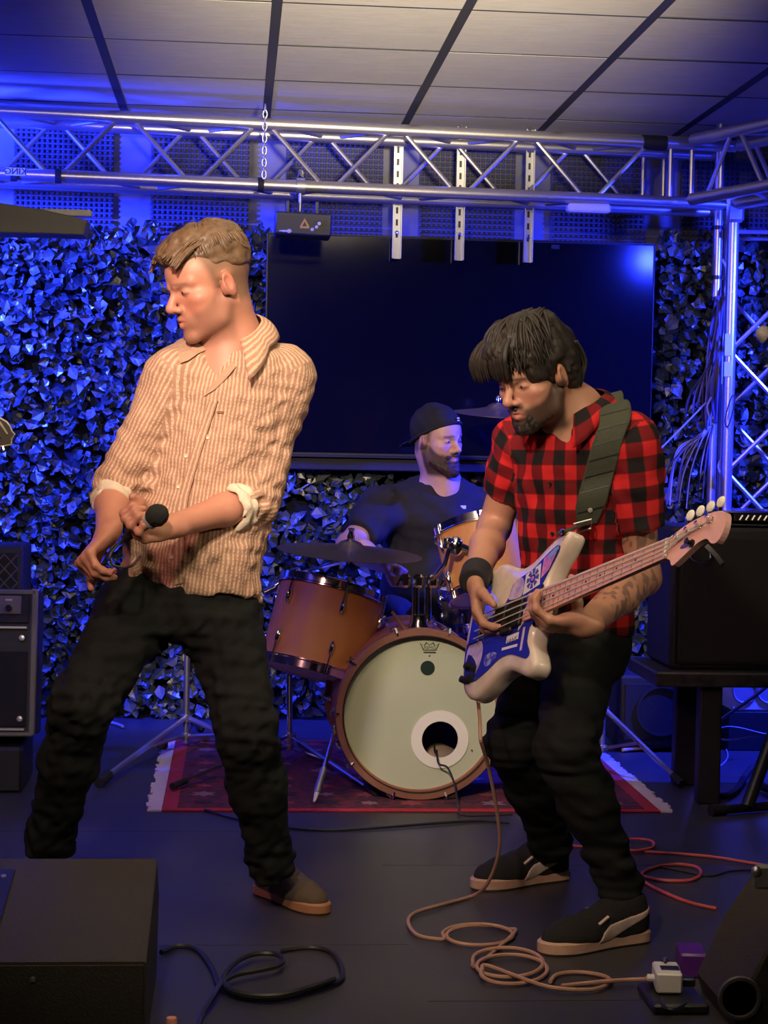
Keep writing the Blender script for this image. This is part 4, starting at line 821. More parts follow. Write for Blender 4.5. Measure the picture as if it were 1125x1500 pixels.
def fast_mesh(name, v, f, m, parent, attrs=None, col=None):
    off = ORG[parent.name]; me = bpy.data.meshes.new(name); v = np.asarray(v) - off
    me.vertices.add(len(v)); me.vertices.foreach_set('co', v.astype(np.float32).ravel()); me.loops.add(len(f) * 4); me.loops.foreach_set('vertex_index', f.astype(np.int32).ravel())
    me.polygons.add(len(f)); me.polygons.foreach_set('loop_start', np.arange(0, len(f) * 4, 4, dtype=np.int32)); me.polygons.foreach_set('use_smooth', np.ones(len(f), bool))
    me.update(calc_edges=True); me.validate()
    for k, a in (attrs or {}).items():
        at_ = me.attributes.new(k, 'FLOAT', 'POINT'); at_.data.foreach_set('value', np.asarray(a, np.float32))
    if col is not None:
        at_ = me.attributes.new('paint', 'FLOAT_COLOR', 'POINT'); at_.data.foreach_set('color', np.concatenate([col, np.ones((len(col), 1))], 1).astype(np.float32).ravel())
    me.materials.append(m); return link(name, me, parent)
def waves(seed, n, lam0, lam1, amp, stretch=(1, 1, 1)):
    r = np.random.default_rng(seed); D = r.normal(size=(n, 3)) * np.asarray(stretch); D /= np.linalg.norm(D, axis=1)[:, None]; K = 2 * math.pi / np.exp(r.uniform(math.log(lam0), math.log(lam1), n)); ph = r.uniform(0, 6.28, n)
    def f(P):
        s = np.zeros(len(P))
        for i in range(n): s += np.sin(P @ D[i] * K[i] + ph[i] + 1.3 * np.sin(P @ D[(i + 1) % n] * K[i] * .37))
        return amp * s / math.sqrt(n)
    return f
def sst(x, a, b): t = np.clip((x - a) / (b - a), 0, 1); return t * t * (3 - 2 * t)
class Head:
    def __init__(s, c, fwd, up, sc):
        s.o = np.asarray(c, float); s.y = nrm(fwd); s.x = nrm(np.cross(up, s.y)); s.z = nrm(np.cross(s.y, s.x)); s.sc = sc; s.R = np.stack([s.x, s.y, s.z], 1)
    def w(s, x, y, z): return s.o + s.R @ (V(x, y, z) * s.sc)
    def loc(s, P): return (P - s.o) @ s.R / s.sc
    def prims(h, S, nose=1.0, brow=1.0, jaw=1.0, squint=0):
        k = h.sc; W = h.w; E = lambda c, r, kk=.02, op='+', R=None: S.el(W(*c), np.array(r) * k, h.R if R is None else R, kk, op); RC = lambda a, b, ra, rb, kk=.01, op='+': S.rc(W(*a), W(*b), ra * k, rb * k, kk, op)
        E((0, -.012, .032), (.075, .097, .084)); E((0, .032, .034), (.063, .060, .056), .03); E((0, .040, -.028), (.059, .050, .060), .025)
        for sx in (-1, 1):
            RC((sx * .054 * jaw, -.002, -.045), (sx * .046 * jaw, .018, -.078), .017, .016, .02); RC((sx * .046 * jaw, .018, -.078), (sx * .012, .074, -.102), .016, .015, .018)
            E((sx * .046, .056, -.020), (.022, .022, .015), .018)
            RC((sx * .050, .066, .020), (sx * .014, .088, .016), .008, .0095 * brow, .012)
        for sx in (-1, 1): E((sx * .034, .044, -.050), (.027, .030, .034), .025)
        E((0, .034, -.078), (.050, .050, .034), .02); E((0, .080, -.104), (.017, .015, .014), .016)
        for sx in (-1, 1): E((sx * .033, .094, .000), (.017, .013, .0105), .010, '-')
        for sx in (-1, 1): S.el(W(sx * .033, .073, .0), np.array((.0155, .0150, .0115)) * k, h.R, .004)
        RC((0, .084, .010), (0, .108 * nose + .0 * (1 - nose), -.026), .0075, .0105, .010); E((0, .111, -.031), (.0115, .0115, .010), .008)
        for sx in (-1, 1): E((sx * .0125, .097, -.036), (.0085, .011, .0078), .006)
        E((0, .080, -.064), (.030, .017, .022), .018)
        for sx in (-1, 1):
            RC((sx * .023, .082, -.0640), (sx * .004, .0955, -.0585), .0035, .0056, .005); RC((sx * .020, .083, -.0695), (0, .0945, -.0735), .0035, .0062, .005)
        RC((-.019, .0895, -.0662), (.019, .0895, -.0662), .0018, .0018, .003, '-'); RC((-.012, .097, -.0655), (.012, .097, -.0655), .0018, .0018, .003, '-')
        for sx in (-1, 1):
            Re = h.R @ np.array(Matrix.Rotation(-sx * .35, 3, 'Z')) @ np.array(Matrix.Rotation(-.2, 3, 'X'))
            S.el(W(sx * .079, -.010, -.008), np.array((.0075, .0185, .031)) * k, Re, .006); S.el(W(sx * .076, .004, -.016), np.array((.008, .008, .016)) * k, h.R, .008)
            S.el(W(sx * .0885, -.005, -.004), np.array((.0075, .0095, .0175)) * k, Re, .003, '-')
    def paint(h, P, col, base, beard=None, bcol=None, bamt=0, brow=(.06, .04, .025), fade=None, red=(.62, .22, .16)):
        q = h.loc(P); x, y, z = q.T; ax = np.abs(x); near = (np.abs(z) < .2) & (np.abs(y) < .16) & (ax < .12)
        def mix(c, m): m = (m * near)[:, None]; col[:] = col * (1 - m) + np.array(c) * m
        mix(red, .55 * np.exp(-(((ax - .045) / .02) ** 2 + ((z + .03) / .02) ** 2)) * (y > .04)); mix(red, .6 * np.exp(-((x / .014) ** 2 + ((z + .033) / .014) ** 2)) * (y > .09)); mix(red, .5 * sst(ax, .076, .083))
        if bamt:
            lo = -.004 - .048 * sst(y, -.02, .085)
            bm = sst(lo - z, -.008, .01) * sst(y, -.022, -.004) * (1 - sst(-z, .128, .15))
            mous = np.exp(-(((z + .050) / .0085) ** 2)) * sst(y, .075, .088) * sst(.030 - ax, 0, .01)
            lips = np.exp(-(((ax) / .021) ** 4 + ((z + .0665) / .009) ** 4)) * sst(y, .084, .09)
            mix(bcol, bamt * np.clip(np.maximum(bm, mous) - lips, 0, 1))
        mix((.50, .16, .13), .55 * np.exp(-((ax / .021) ** 4 + ((z + .0665) / .0095) ** 4)) * sst(y, .085, .091))
        mix(brow, .85 * np.exp(-(((z - .0205 - .003 * np.cos(ax * 60)) / .0045) ** 2)) * sst(ax, .010, .016) * sst(.056 - ax, 0, .010) * (y > .05))
        mix((.05, .025, .02), .85 * np.exp(-(((z + .0035) / .0016) ** 2)) * np.exp(-(((ax - .033) / .014) ** 4)) * (y > .06))
        if fade is not None:
            zz = z + .25 * (y + .0)  # hairline falls to the back
            m = sst(.024 - y + .35 * z, -.008, .014) * sst(z, -.045 - .0, -.02) * (1 - sst(-(ax - .0), -.03, 0) * 0); m = m * np.where((y > -.035) & (z < -.012), 0, 1); m = np.where(y < -.035, sst(z, -.07, -.04), m); earm = np.exp(-(((y + .008) / .024) ** 4 + ((z + .010) / .034) ** 4)) * sst(ax, .070, .076)
            mix(fade[0], fade[1] * m * (1 - earm))
def hand(S, wrist, d, n, side, curls, L=1.0, thumb=((.75, .45, .2), (20, 20)), spread=.06, rs=1.0, W0=.026):
    """side = +1: thumb on the +s side. curls: per finger (index..pinky) three bend angles in degrees. Returns finger tips."""
    d = nrm(d); n = nrm(np.asarray(n, float) - d * np.dot(n, d)); s_ = np.cross(d, n) * side; w0 = np.asarray(wrist, float); tips = []; ctr = w0 + d * .048 * L
    S.rc(w0 - d * .02, w0 + d * .01, W0, W0, .02, sq=(n, 1.35))
    R = np.stack([s_, d, n], 1); S.el(ctr, np.array((.040, .052, .0155)) * L, R, .015); S.el(w0 + d * .03 * L + s_ * .026 * L + n * .008, np.array((.018, .034, .016)) * L, R, .015); S.el(w0 + d * .035 * L - s_ * .022 * L + n * .006, np.array((.014, .034, .014)) * L, R, .012)
    for i in range(4):
        lat = (.029, .0095, -.0100, -.0280)[i] * L; ln = [(.042, .026, .021), (.046, .029, .022), (.042, .027, .021), (.033, .021, .018)][i]; r0 = (.0098, .0100, .0095, .0084)[i] * rs * L
        p = w0 + d * (.088, .092, .088, .080)[i] * L + s_ * lat; pts = [w0 + d * .05 * L + s_ * lat * .8, p]; dd = nrm(d + s_ * lat / L * spread * 30); nn = n; rad = [r0 * 1.05, r0 * 1.1]
        for j in range(3):
            a = math.radians(curls[i][j]); dd, nn = dd * math.cos(a) + nn * math.sin(a), nn * math.cos(a) - dd * math.sin(a); p = p + dd * ln[j] * L; pts.append(p); rad.append(r0 * (.98, .9, .74)[j])
        S.ch(pts, rad, .008); tips.append(p)
    t0, tb = thumb; dd = nrm(s_ * t0[0] + d * t0[1] + n * t0[2]); p = w0 + d * .018 * L + s_ * .022 * L + n * .004; pts = [p]; rad = [.014 * L]; p = p + dd * .044 * L; pts.append(p); rad.append(.0125 * L)
    for j, l in enumerate((.034, .028)):
        a = math.radians(tb[j]); tgt = nrm(d * .8 + n * .7 - s_ * .25); dd = nrm(dd * math.cos(a) + tgt * math.sin(a)); p = p + dd * l * L; pts.append(p); rad.append((.0112, .0085)[j] * L)
    S.ch(pts, rad, .010); tips.append(p); return tips
def skin_mat(name, rough=.5):
    m = bpy.data.materials.new(name); m.use_nodes = True; nt = m.node_tree; b = nt.nodes['Principled BSDF']; a = nt.nodes.new('ShaderNodeAttribute'); a.attribute_name = 'paint'; nt.links.new(a.outputs['Color'], b.inputs['Base Color'])
    b.inputs['Roughness'].default_value = rough; b.inputs['Subsurface Weight'].default_value = .08; b.inputs['Subsurface Radius'].default_value = (.012, .005, .003); b.inputs['Subsurface Scale'].default_value = 1
    tc = nt.nodes.new('ShaderNodeTexCoord'); n = nt.nodes.new('ShaderNodeTexNoise'); n.inputs['Scale'].default_value = 220; bp = nt.nodes.new('ShaderNodeBump'); bp.inputs['Strength'].default_value = .12; bp.inputs['Distance'].default_value = .002
    nt.links.new(tc.outputs['Object'], n.inputs[0]); nt.links.new(n.outputs[0], bp.inputs['Height']); nt.links.new(bp.outputs[0], b.inputs['Normal']); return m
M_skin = skin_mat('skin')
def cloth_uv(P, chains):
    """chains: list of (a, b, radius, side vector, u offset, v offset). nearest chain gives (u, v, which)"""
    best = np.full(len(P), 1e9); U = np.zeros(len(P)); Vv = np.zeros(len(P)); W_ = np.zeros(len(P))
    for i, (a, b, r, sd, uo, vo) in enumerate(chains):
        a, b = np.asarray(a, float), np.asarray(b, float); d = nrm(b - a); L = np.linalg.norm(b - a); q = P - a; t = q @ d; S_ = nrm(np.asarray(sd, float) - d * np.dot(sd, d)); D = np.cross(d, S_)
        x, y = q @ S_, q @ D; rad = np.sqrt(x * x + y * y); e = np.maximum(np.maximum(-t, t - L), 0); m = np.sqrt(np.maximum(rad - r, 0) ** 2 + e * e) + .1 * np.minimum(rad - r, 0); u = np.arctan2(y, x) * r + uo; v = t + vo; k = m < best
        best = np.where(k, m, best); U = np.where(k, u, U); Vv = np.where(k, v, Vv); W_ = np.where(k, i, W_)
    return U, Vv, W_
def nt_mat(name, rough=.8, sheen=.2):
    m = bpy.data.materials.new(name); m.use_nodes = True; nt = m.node_tree; b = nt.nodes['Principled BSDF']; b.inputs['Roughness'].default_value = rough; b.inputs['Specular IOR Level'].default_value = .25
    def N(t, **kw):
        n = nt.nodes.new(t)
        for k, v in kw.items(): setattr(n, k, v)
        return n
    def math_(op, a, b_=None, c=None):
        n = N('ShaderNodeMath', operation=op)
        for i, v in enumerate((a, b_, c)):
            if v is None: continue
            if isinstance(v, (int, float)): n.inputs[i].default_value = v
            else: nt.links.new(v, n.inputs[i])
        return n.outputs[0]
    def attr(k): n = N('ShaderNodeAttribute'); n.attribute_name = k; return n.outputs['Fac']
    def mixc(f, a, c):
        n = N('ShaderNodeMix', data_type='RGBA')
        (nt.links.new(f, n.inputs[0]) if not isinstance(f, (int, float)) else None)
        for i, v in ((6, a), (7, c)):
            if isinstance(v, tuple): n.inputs[i].default_value = (*v, 1)
            else: nt.links.new(v, n.inputs[i])
        return n.outputs[2]
    def noise(sc, det=3, vec=None):
        n = N('ShaderNodeTexNoise'); n.inputs['Scale'].default_value = sc; n.inputs['Detail'].default_value = det
        if vec is None: tc = N('ShaderNodeTexCoord'); vec = tc.outputs['Object']
        nt.links.new(vec, n.inputs[0]); return n.outputs[0]
    def bump(h, st, dist=.004):
        bp = N('ShaderNodeBump'); bp.inputs['Strength'].default_value = st; bp.inputs['Distance'].default_value = dist; nt.links.new(h, bp.inputs['Height']); nt.links.new(bp.outputs[0], b.inputs['Normal'])
    return m, nt, b, N, math_, attr, mixc, noise, bump
# striped seersucker
M_stripe, nt, b, N, mt, attr, mixc, noise, bump = nt_mat('striped_shirt', .85)
u = attr('cu'); v = attr('cv'); nz = noise(55, 3); u2 = mt('ADD', u, mt('MULTIPLY', mt('SUBTRACT', nz, .5), .006))
fr_ = mt('FRACT', mt('DIVIDE', u2, .0118)); tri = mt('ABSOLUTE', mt('SUBTRACT', fr_, .5)); edge = mt('SMOOTH_MAX', 0, 0, 0)
mr = N('ShaderNodeMapRange'); mr.interpolation_type = 'SMOOTHSTEP'; mr.inputs[1].default_value = .13; mr.inputs[2].default_value = .30; nt.links.new(tri, mr.inputs[0]); st_ = mr.outputs[0]
fine = mt('MULTIPLY', noise(260, 2), .5); dark = mixc(noise(90, 2), (.33, .175, .115), (.43, .25, .165)); light = mixc(noise(120, 2), (.54, .36, .245), (.64, .455, .32)); cc_ = mixc(st_, light, dark); nt.links.new(cc_, b.inputs['Base Color'])
pk = mt('MULTIPLY', mt('ADD', mt('SINE', mt('MULTIPLY', mt('ADD', v, mt('MULTIPLY', nz, .02)), 620.)), 1), mt('SUBTRACT', 1, st_)); bump(mt('ADD', mt('MULTIPLY', pk, .25), fine), .5, .003)
M_cuff = mat('cuff_lining', (.66, .56, .42), .9, bump=(220, .4)); 
# buffalo plaid
M_plaid, nt, b, N, mt, attr, mixc, noise, bump = nt_mat('plaid_shirt', .85)
u = attr('cu'); v = attr('cv')
def band(c, off):
    f = mt('FRACT', mt('DIVIDE', mt('ADD', c, off), .074)); m_ = N('ShaderNodeMapRange'); m_.inputs[1].default_value = .22; m_.inputs[2].default_value = .27; nt.links.new(mt('ABSOLUTE', mt('SUBTRACT', f, .5)), m_.inputs[0]); return m_.outputs[0]
bu, bv = band(u, 5.0), band(v, 5.01); one = mixc(bu, (.62, .022, .025), (.17, .008, .012)); two = mixc(bu, (.17, .008, .012), (.012, .010, .011)); nt.links.new(mixc(bv, one, two), b.inputs['Base Color']); bump(noise(300, 2), .3, .002)
M_pants = mat('black_denim', (.009, .010, .0105), .9, spec=.2, bump=(420, .4), vary=(9, (.014, .016, .016), .2)); M_tee = mat('black_jersey', (.013, .013, .018), .85, bump=(300, .25))
M_jeans = mat('blue_black_denim', (.018, .024, .045), .85, bump=(420, .4))
def hairmat(name, c1, c2, rough=.45): return mat(name, c1, rough, vary=(70, c2, .2), spec=.4)
def locks(name, paths, r0, m, parent, seed=0, n=5):
    r = np.random.default_rng(seed); mb = MB()
    for p in paths:
        p = spline(p, 4); L = len(p); k = r.uniform(.7, 1.25); mb.tube(p, [max(r0 * k * math.sin(math.pi * (.18 + .80 * i / (L - 1))) ** .7, .0004) for i in range(L)], n)
    return mb.build(name, m, parent, auto=None)
def collar(name, C, up, front, m, parent, rin, rout, hb, hf, drop, gap, tip, seed=1, th=.003, rows=7):
    up = nrm(up); fr = nrm(np.asarray(front, float) - up * np.dot(front, up)); sd = np.cross(up, fr); vs = []; fs = []; cu = []; n = 41
    for i in range(n):
        t = i / (n - 1); ang = math.radians(gap + (360 - 2 * gap) * t); dr = math.cos(ang) * fr + math.sin(ang) * sd; w_ = .5 - .5 * math.cos(ang); e = max(0, 1 - min(t, 1 - t) / .13)
        top = C + dr * rin * (1 + .05 * math.sin(3 * ang)) + up * (hf + (hb - hf) * w_ ** .8); out = C + dr * (rout + tip * .95 * e) + up * (hf + (hb - hf) * w_ ** .8 - drop - tip * e)
        mid = (top + out) / 2 + dr * .012 + up * .014
        for j in range(rows):
            q = j / (rows - 1); p = (1 - q) ** 2 * top + 2 * q * (1 - q) * mid + q * q * out; vs.append(p); cu.append(q * .07)
    N_ = len(vs)
    for i in range(n - 1):
        for j in range(rows - 1): a = i * rows + j; fs.append((a, a + 1, a + rows + 1, a + rows))
    o = mesh_obj(name, vs, fs, m, parent); md = o.modifiers.new('thickness', 'SOLIDIFY'); md.thickness = th; md.offset = 0
    for k, a in (('cu', [c + .31 for c in cu]), ('cv', [.05 * (i // rows) * .25 for i in range(N_)])): at_ = o.data.attributes.new(k, 'FLOAT', 'POINT'); at_.data.foreach_set('value', np.asarray(a, np.float32))
    return o
def eyes(h, parent, iris):
    for sx in (-1, 1):
        e = MB().ball(h.w(sx * .033, .0735, .0005), np.array((.0125, .0150, .0042)) * h.sc, 12, 8, h.R).build('eye', M_eye, parent); MB().ball(h.w(sx * .033, .0845, -.0002), np.array((.0052, .0048, .0040)) * h.sc, 10, 6, h.R).build('iris', iris, e)
M_eye = mat('eye_white', (.6, .55, .5), .25); M_iris = mat('iris_brown', (.03, .015, .01), .2)
def shoe(parent, heel, toe, up_m, sole_m, L=.295, stripe=None, side=1, ank=None, lace=None, z0=0.0):
    heel, toe = np.asarray(heel, float), np.asarray(toe, float); y = nrm((toe - heel) * V(1, 1, 0)); z = V(0, 0, 1); x = np.cross(y, z); R = np.stack([x, y, z], 1); k = L / .295; w = lambda a, b, c: heel * V(1, 1, 0) + V(0, 0, z0) + R @ (V(a, b, c) * k)
    root = parent
    out = [(0, 0), (.022, .004), (.034, .02), (.036, .06), (.036, .11), (.044, .17), (.050, .215), (.044, .255), (.028, .283), (.005, .295), (-.018, .290), (-.036, .265), (-.043, .22), (-.039, .16), (-.035, .10), (-.036, .05), (-.030, .015), (-.018, .002)]
    pts = spline([V(a * side, b) for a, b in out], 3, True)
    S = SDF(); S.ch([w(0, .042, .062), w(0, .10, .062), w(.002 * side, .16, .050), w(.003 * side, .215, .040), w(.002 * side, .252, .036)], [.036 * k, .037 * k, .037 * k, .036 * k, .028 * k], .03); S.rc(w(0, .042, .05), w(0, .048, .095), .034 * k, .036 * k, .02); S.rc(w(0, .06, .09), w(0, .12, .078), .026 * k, .026 * k, .02)
    S.el(w(0, .09, .03), np.array((.036, .09, .03)) * k, R, .02); S.el(w(.003 * side, .20, .03), np.array((.044, .085, .028)) * k, R, .02)
    if ank is not None: S.rc(w(0, .045, .118), w(0, .05, .14), .026, .026, .01, '-')
    S.plane(w(0, 0, .020), (0, 0, -1)); v, f = mesh_sdf(S, .004); up = fast_mesh('shoe', v, f, up_m, root)
    MB().prism([(p[0], p[1]) for p in pts], w(0, 0, .001), x * k, y * k, .030 * k, .005).build('sole', sole_m, up)
    if lace is not None:
        for i in range(5):
            b_ = .105 + .018 * i; zt = .100 - .010 * i; sgn = 1 if i % 2 else -1
            MB().tube([w(-.024, b_, zt - .012), w(0, b_ + .006 * sgn, zt + .001), w(.024, b_, zt - .012)], .0035 * k, 6).build('lace', lace, up)
    if stripe is not None:
        q = S.p; T = SDF(); T.p = list(q); lo = V(.015, .05, .10, .135, .165); 
        def band(P):
            l = (P - heel * V(1, 1, 0)) @ R / k; yy, zz = l[:, 1], l[:, 2]; c = np.interp(yy, [.0, .03, .06, .10, .13, .145], [.078, .066, .052, .036, .020, .006]); hi_ = np.interp(yy, [.0, .03, .06, .10, .13, .150, .165], [.086, .080, .073, .066, .058, .044, .02]); return np.maximum(c - zz, zz - hi_) * k
        base = list(T.p); U_ = SDF(); U_.fn(lambda P: S.ev(P) - .0022, w(0, .14, .05), .2 * k, '+', .001); U_.fn(band, w(0, .1, .05), .3, '&', .001); U_.fn(lambda P: ((P - w(0, 0, 0)) @ x) * side * -1 + .012, w(0, .1, .05), .3, '&', .001); U_.fn(lambda P: ((P - w(0, 0, 0)) @ y) - .165 * k, w(0, .1, .05), .3, '&', .001)
        v, f = mesh_sdf(U_, .0035); fast_mesh('side_stripe', v, f, stripe, up)
        for sgn in (1, -1): MB().box(w(.040 * side * sgn, .150, .069), np.array((.006, .030, .009)) * k, R @ np.array(Matrix.Rotation(-.55, 3, 'X')) @ np.array(Matrix.Rotation(.55 * side * sgn, 3, 'Y'))).build('shoe_mark', stripe, up)
    return up
# ================================================================== singer
M_hair1 = hairmat('hair_sandy', (.085, .050, .027), (.15, .090, .048)); SK1 = (.50, .225, .148)
pel = at(262, 880, 4.46)
sg = thing('person', V(pel[0], pel[1], 0), 'singer in a striped tan shirt and black trousers, leaning with a microphone', 'person', 'the band on stage')
shR, elR, wrR = at(254, 548, 4.40), at(168, 716, 4.42), at(157, 783, 4.22)
shL, elL, wrL = at(418, 552, 4.46), at(375, 732, 4.42), at(250, 772, 4.19)
nb = at(345, 492, 4.44); fdir = nrm(V(-.35, -1, .0)); side = nrm(V(1, -.35, 0))
h1 = Head(at(306, 415, 4.37), V(-.86, -.44, -.34), V(-.10, -.05, 1), 1.06)
tb0, tb1 = at(277, 872, 4.46), at(340, 505, 4.45)
# offsets are relative to the straight axis
secs = [(0, .187, .135, -.005, .0), (.28, .178, .132, -.012, 0), (.45, .165, .128, -.02, 0), (.66, .165, .130, -.010, 0), (.85, .175, .125, 0, 0), (1, .135, .095, .0, 0)]
S = SDF(); h1.prims(S, nose=1.02, jaw=.93)
S.rc(h1.w(0, -.030, -.050), nb + V(.0, 0, .0), .056 * 1.08, .060, .03); S.rc(h1.w(0, .0, -.085), nb + V(-.03, -.04, -.03), .040, .045, .03)
S.loft(tb0, tb1, side, [(t, a - .022, b - .024, c, d) for t, a, b, c, d in secs], .04)
for sh, el, wr in ((shR, elR, wrR), (shL, elL, wrL)):
    S.rc(nb + V(0, 0, -.07), sh, .05, .050, .04); S.rc(sh, el, .050, .040, .03); S.rc(el, el * .62 + wr * .38, .039, .039, .02); S.rc(el * .62 + wr * .38, wr, .039, .0275, .02)
S.ch([nb + fdir * .015 + V(0, 0, -.02), nb + fdir * .045 + V(0, 0, -.13)], [.062, .066], .04)
hd = at(124, 818, 4.17) - wrR
tR = hand(S, wrR, hd, V(.80, .10, -.55), -1, [(84, 58, 30), (84, 55, 30), (72, 42, 22), (62, 36, 16)], 1.02, ((.45, .85, .45), (30, 25)))
tL = hand(S, wrL, at(205, 779, 4.15) - wrL, V(.05, -.62, .78), 1, [(55, 75, 50), (55, 75, 50), (52, 72, 48), (50, 70, 45)], 1.02, ((.35, .75, .70), (35, 30)))
v, f = mesh_sdf(S, .0032); col = np.tile(np.array(SK1), (len(v), 1)); h1.paint(v, col, SK1, bcol=(.25, .12, .08), bamt=.55, brow=(.20, .11, .07), fade=((.15, .09, .05), .85), red=(.56, .17, .12))
kn = np.min([np.linalg.norm(v - np.array(t), axis=1) for t in tR + tL], 0); m = sst(.03 - kn, 0, .03)[:, None] * .35; col = col * (1 - m) + np.array((.60, .24, .18)) * m
fast_mesh('body', v, f, M_skin, sg, col=col); eyes(h1, sg, M_iris)
# shirt
S = SDF(); S.loft(tb0, tb1, side, secs, .05, rnd=.03); S.rc(shR * .35 + nb * .65 + V(0, 0, -.062), shR, .058, .062, .05); S.rc(shL * .35 + nb * .65 + V(0, 0, -.062), shL, .058, .064, .05); S.rc(nb + V(-.01, .03, -.05), nb + V(-.03, .03, -.14), .080, .115, .05)
cfR, cfL = elR * .72 + wrR * .28, elL * .72 + wrL * .28
S.rc(shR, elR, .064, .051, .04); S.cc(elR, cfR, .051, .048, .03); S.rc(shL, elL, .070, .060, .04); S.cc(elL, cfL, .060, .055, .03)
S.rc(nb + V(.0, 0, .10), nb + V(-.02, -.01, -.01), .060, .064, .02, '-'); nf = nrm(V(-.5, -1, -.1)); S.ch([nb + fdir * .07 + V(-.005, 0, .03), nb + fdir * .125 + V(-.012, 0, -.06), nb + fdir * .138 + V(-.014, 0, -.115), nb + fdir * .142 + V(-.014, 0, -.155)], [.042, .036, .022, .006], .006, '-')
hp = at(277, 866, 4.46); S_h = waves(3, 5, .05, .16, .010, (1, 1, .2)); 
S.fn(lambda P: -((P - hp) @ nrm(V(.02, 0, 1))) - .0 + S_h(P) * .6 - .0, hp, 50, '&', .004)
wf1 = waves(11, 9, .035, .10, .0024); wf2 = waves(12, 6, .10, .24, .0075, (.6, .6, 1)); wf3 = waves(13, 5, .03, .06, .0022, (.2, .2, 1))
elm = (elL + cfL) / 2
def dsp(P):
    lowm = sst(tb0[2] + .25 - P[:, 2], 0, .2); g = np.exp(-((P - elL) ** 2).sum(1) / .014) + np.exp(-((P - elR) ** 2).sum(1) / .012) + .8 * np.exp(-((P - at(375, 610, 4.4)) ** 2).sum(1) / .01)
    return wf1(P) * (.5 + .9 * lowm + 1.2 * g) + wf2(P) * (.5 + .6 * lowm) + wf3(P) * (.4 + 1.2 * g)
S.disp = dsp; S.amp = .02
v, f = mesh_sdf(S, .0045); U, VV, W_ = cloth_uv(v, [(tb0, tb1 + V(0, 0, .05), .165, fdir, 0, 0), (shR, elR, .068, fdir, .3, .1), (elR, cfR, .062, fdir, .3, .41), (shL, elL, .072, fdir, .6, .2), (elL, cfL, .062, fdir, .6, .56)])
fast_mesh('shirt', v, f, M_stripe, sg, {'cu': U, 'cv': VV})
collar('collar', nb + V(-.004, -.010, -.004), V(-.08, -.20, 1), fdir, M_stripe, sg, .071, .112, .050, .000, .040, 30, .050)
# placket and buttons
def on_front(S_, p, dr, n=60):
    p = np.asarray(p, float); dr = nrm(dr)
    for _ in range(n):
        e = S_.ev(p[None])[0]
        if e < .0005: break
        p = p + dr * max(e * .8, .0005)
    return p
def ray_on(S_, px, py, Y): return on_front(S_, at(px, py, Y), at(px, py, Y + 1) - at(px, py, Y))
M_btn = mat('shirt_button', (.62, .50, .36), .35)
for (px, py) in ((305, 640), (273, 667), (262, 712), (255, 765), (252, 815)):
    p = ray_on(S, px, py, 4.05); MB().lathe([(.0055, 0), (.0055, .003), (.003, .002)], p + V(0, .001, 0), V(-.2, -1, 0), 10).build('button', M_btn, sg)
p = ray_on(S, 323, 604, 4.05); MB().box(p, (.017, .004, .006), bev=.001).build('pocket_tab', mat('pocket_tab', (.22, .09, .05), .7), sg)
M_plk = mat('placket_cloth', (.44, .27, .18), .9, bump=(240, .4))
pk_ = [ray_on(S, x, y, 4.05) + V(0, -.003, 0) for x, y in ((312, 588), (300, 625), (287, 665), (277, 700), (268, 735), (264, 775), (262, 815), (262, 855))]
pk_ = spline(pk_, 4); o = MB().ribbon(pk_, .026, nrm(V(1, -.3, .25)), .004).build('placket', M_stripe, sg)
for k_, a_2 in (('cu', [.013 * s_ for _ in pk_ for s_ in (-1, 1, 1, -1)]), ('cv', [i * .01 for i in range(len(pk_)) for _ in range(4)])): at_ = o.data.attributes.new(k_, 'FLOAT', 'POINT'); at_.data.foreach_set('value', np.asarray(a_2, np.float32))
def leaf_on(name, pts, S_, Y, off, th, m, parent):
    c = [ray_on(S_, x, y, Y) + V(0, -off, 0) for x, y in pts]; n = len(c); ctr = np.mean(c, 0) + V(0, -off, 0); vs = c + [ctr] + [q + V(0, -th, 0) for q in c] + [ctr + V(0, -th, 0)]; fs = []
    for i in range(n): j = (i + 1) % n; fs += [(i, j, n), (n + 1 + i, 2 * n + 1, n + 1 + j), (i, n + 1 + i, n + 1 + j, j)]
    return mesh_obj(name, vs, fs, m, parent, smooth=False)
leaf_on('collar_leaf', [(276, 494), (292, 500), (304, 512), (290, 518), (276, 528), (264, 532), (261, 518), (266, 503)], S, 4.05, .006, .003, M_plk, sg)
leaf_on('placket_flap', [(341, 529), (346, 537), (330, 556), (314, 571), (298, 581), (306, 568), (320, 551)], S, 4.05, .003, .002, M_plk, sg)
# rolled cuffs
for el, cf, wr, r in ((elR, cfR, wrR, .051), (elL, cfL, wrL, .061)):
    T = SDF(); d = nrm(wr - el); T.cc(cf - d * .028, cf + d * .022, r + .002, r - .003, .005, rnd=.012); T.cc(cf - d * .05, cf + d * .05, r - .012, r - .015, .004, '-'); wv = waves(21, 6, .02, .06, .003); T.disp = wv; T.amp = .006
    v, f = mesh_sdf(T, .0035); fast_mesh('cuff', v, f, M_cuff, sg)
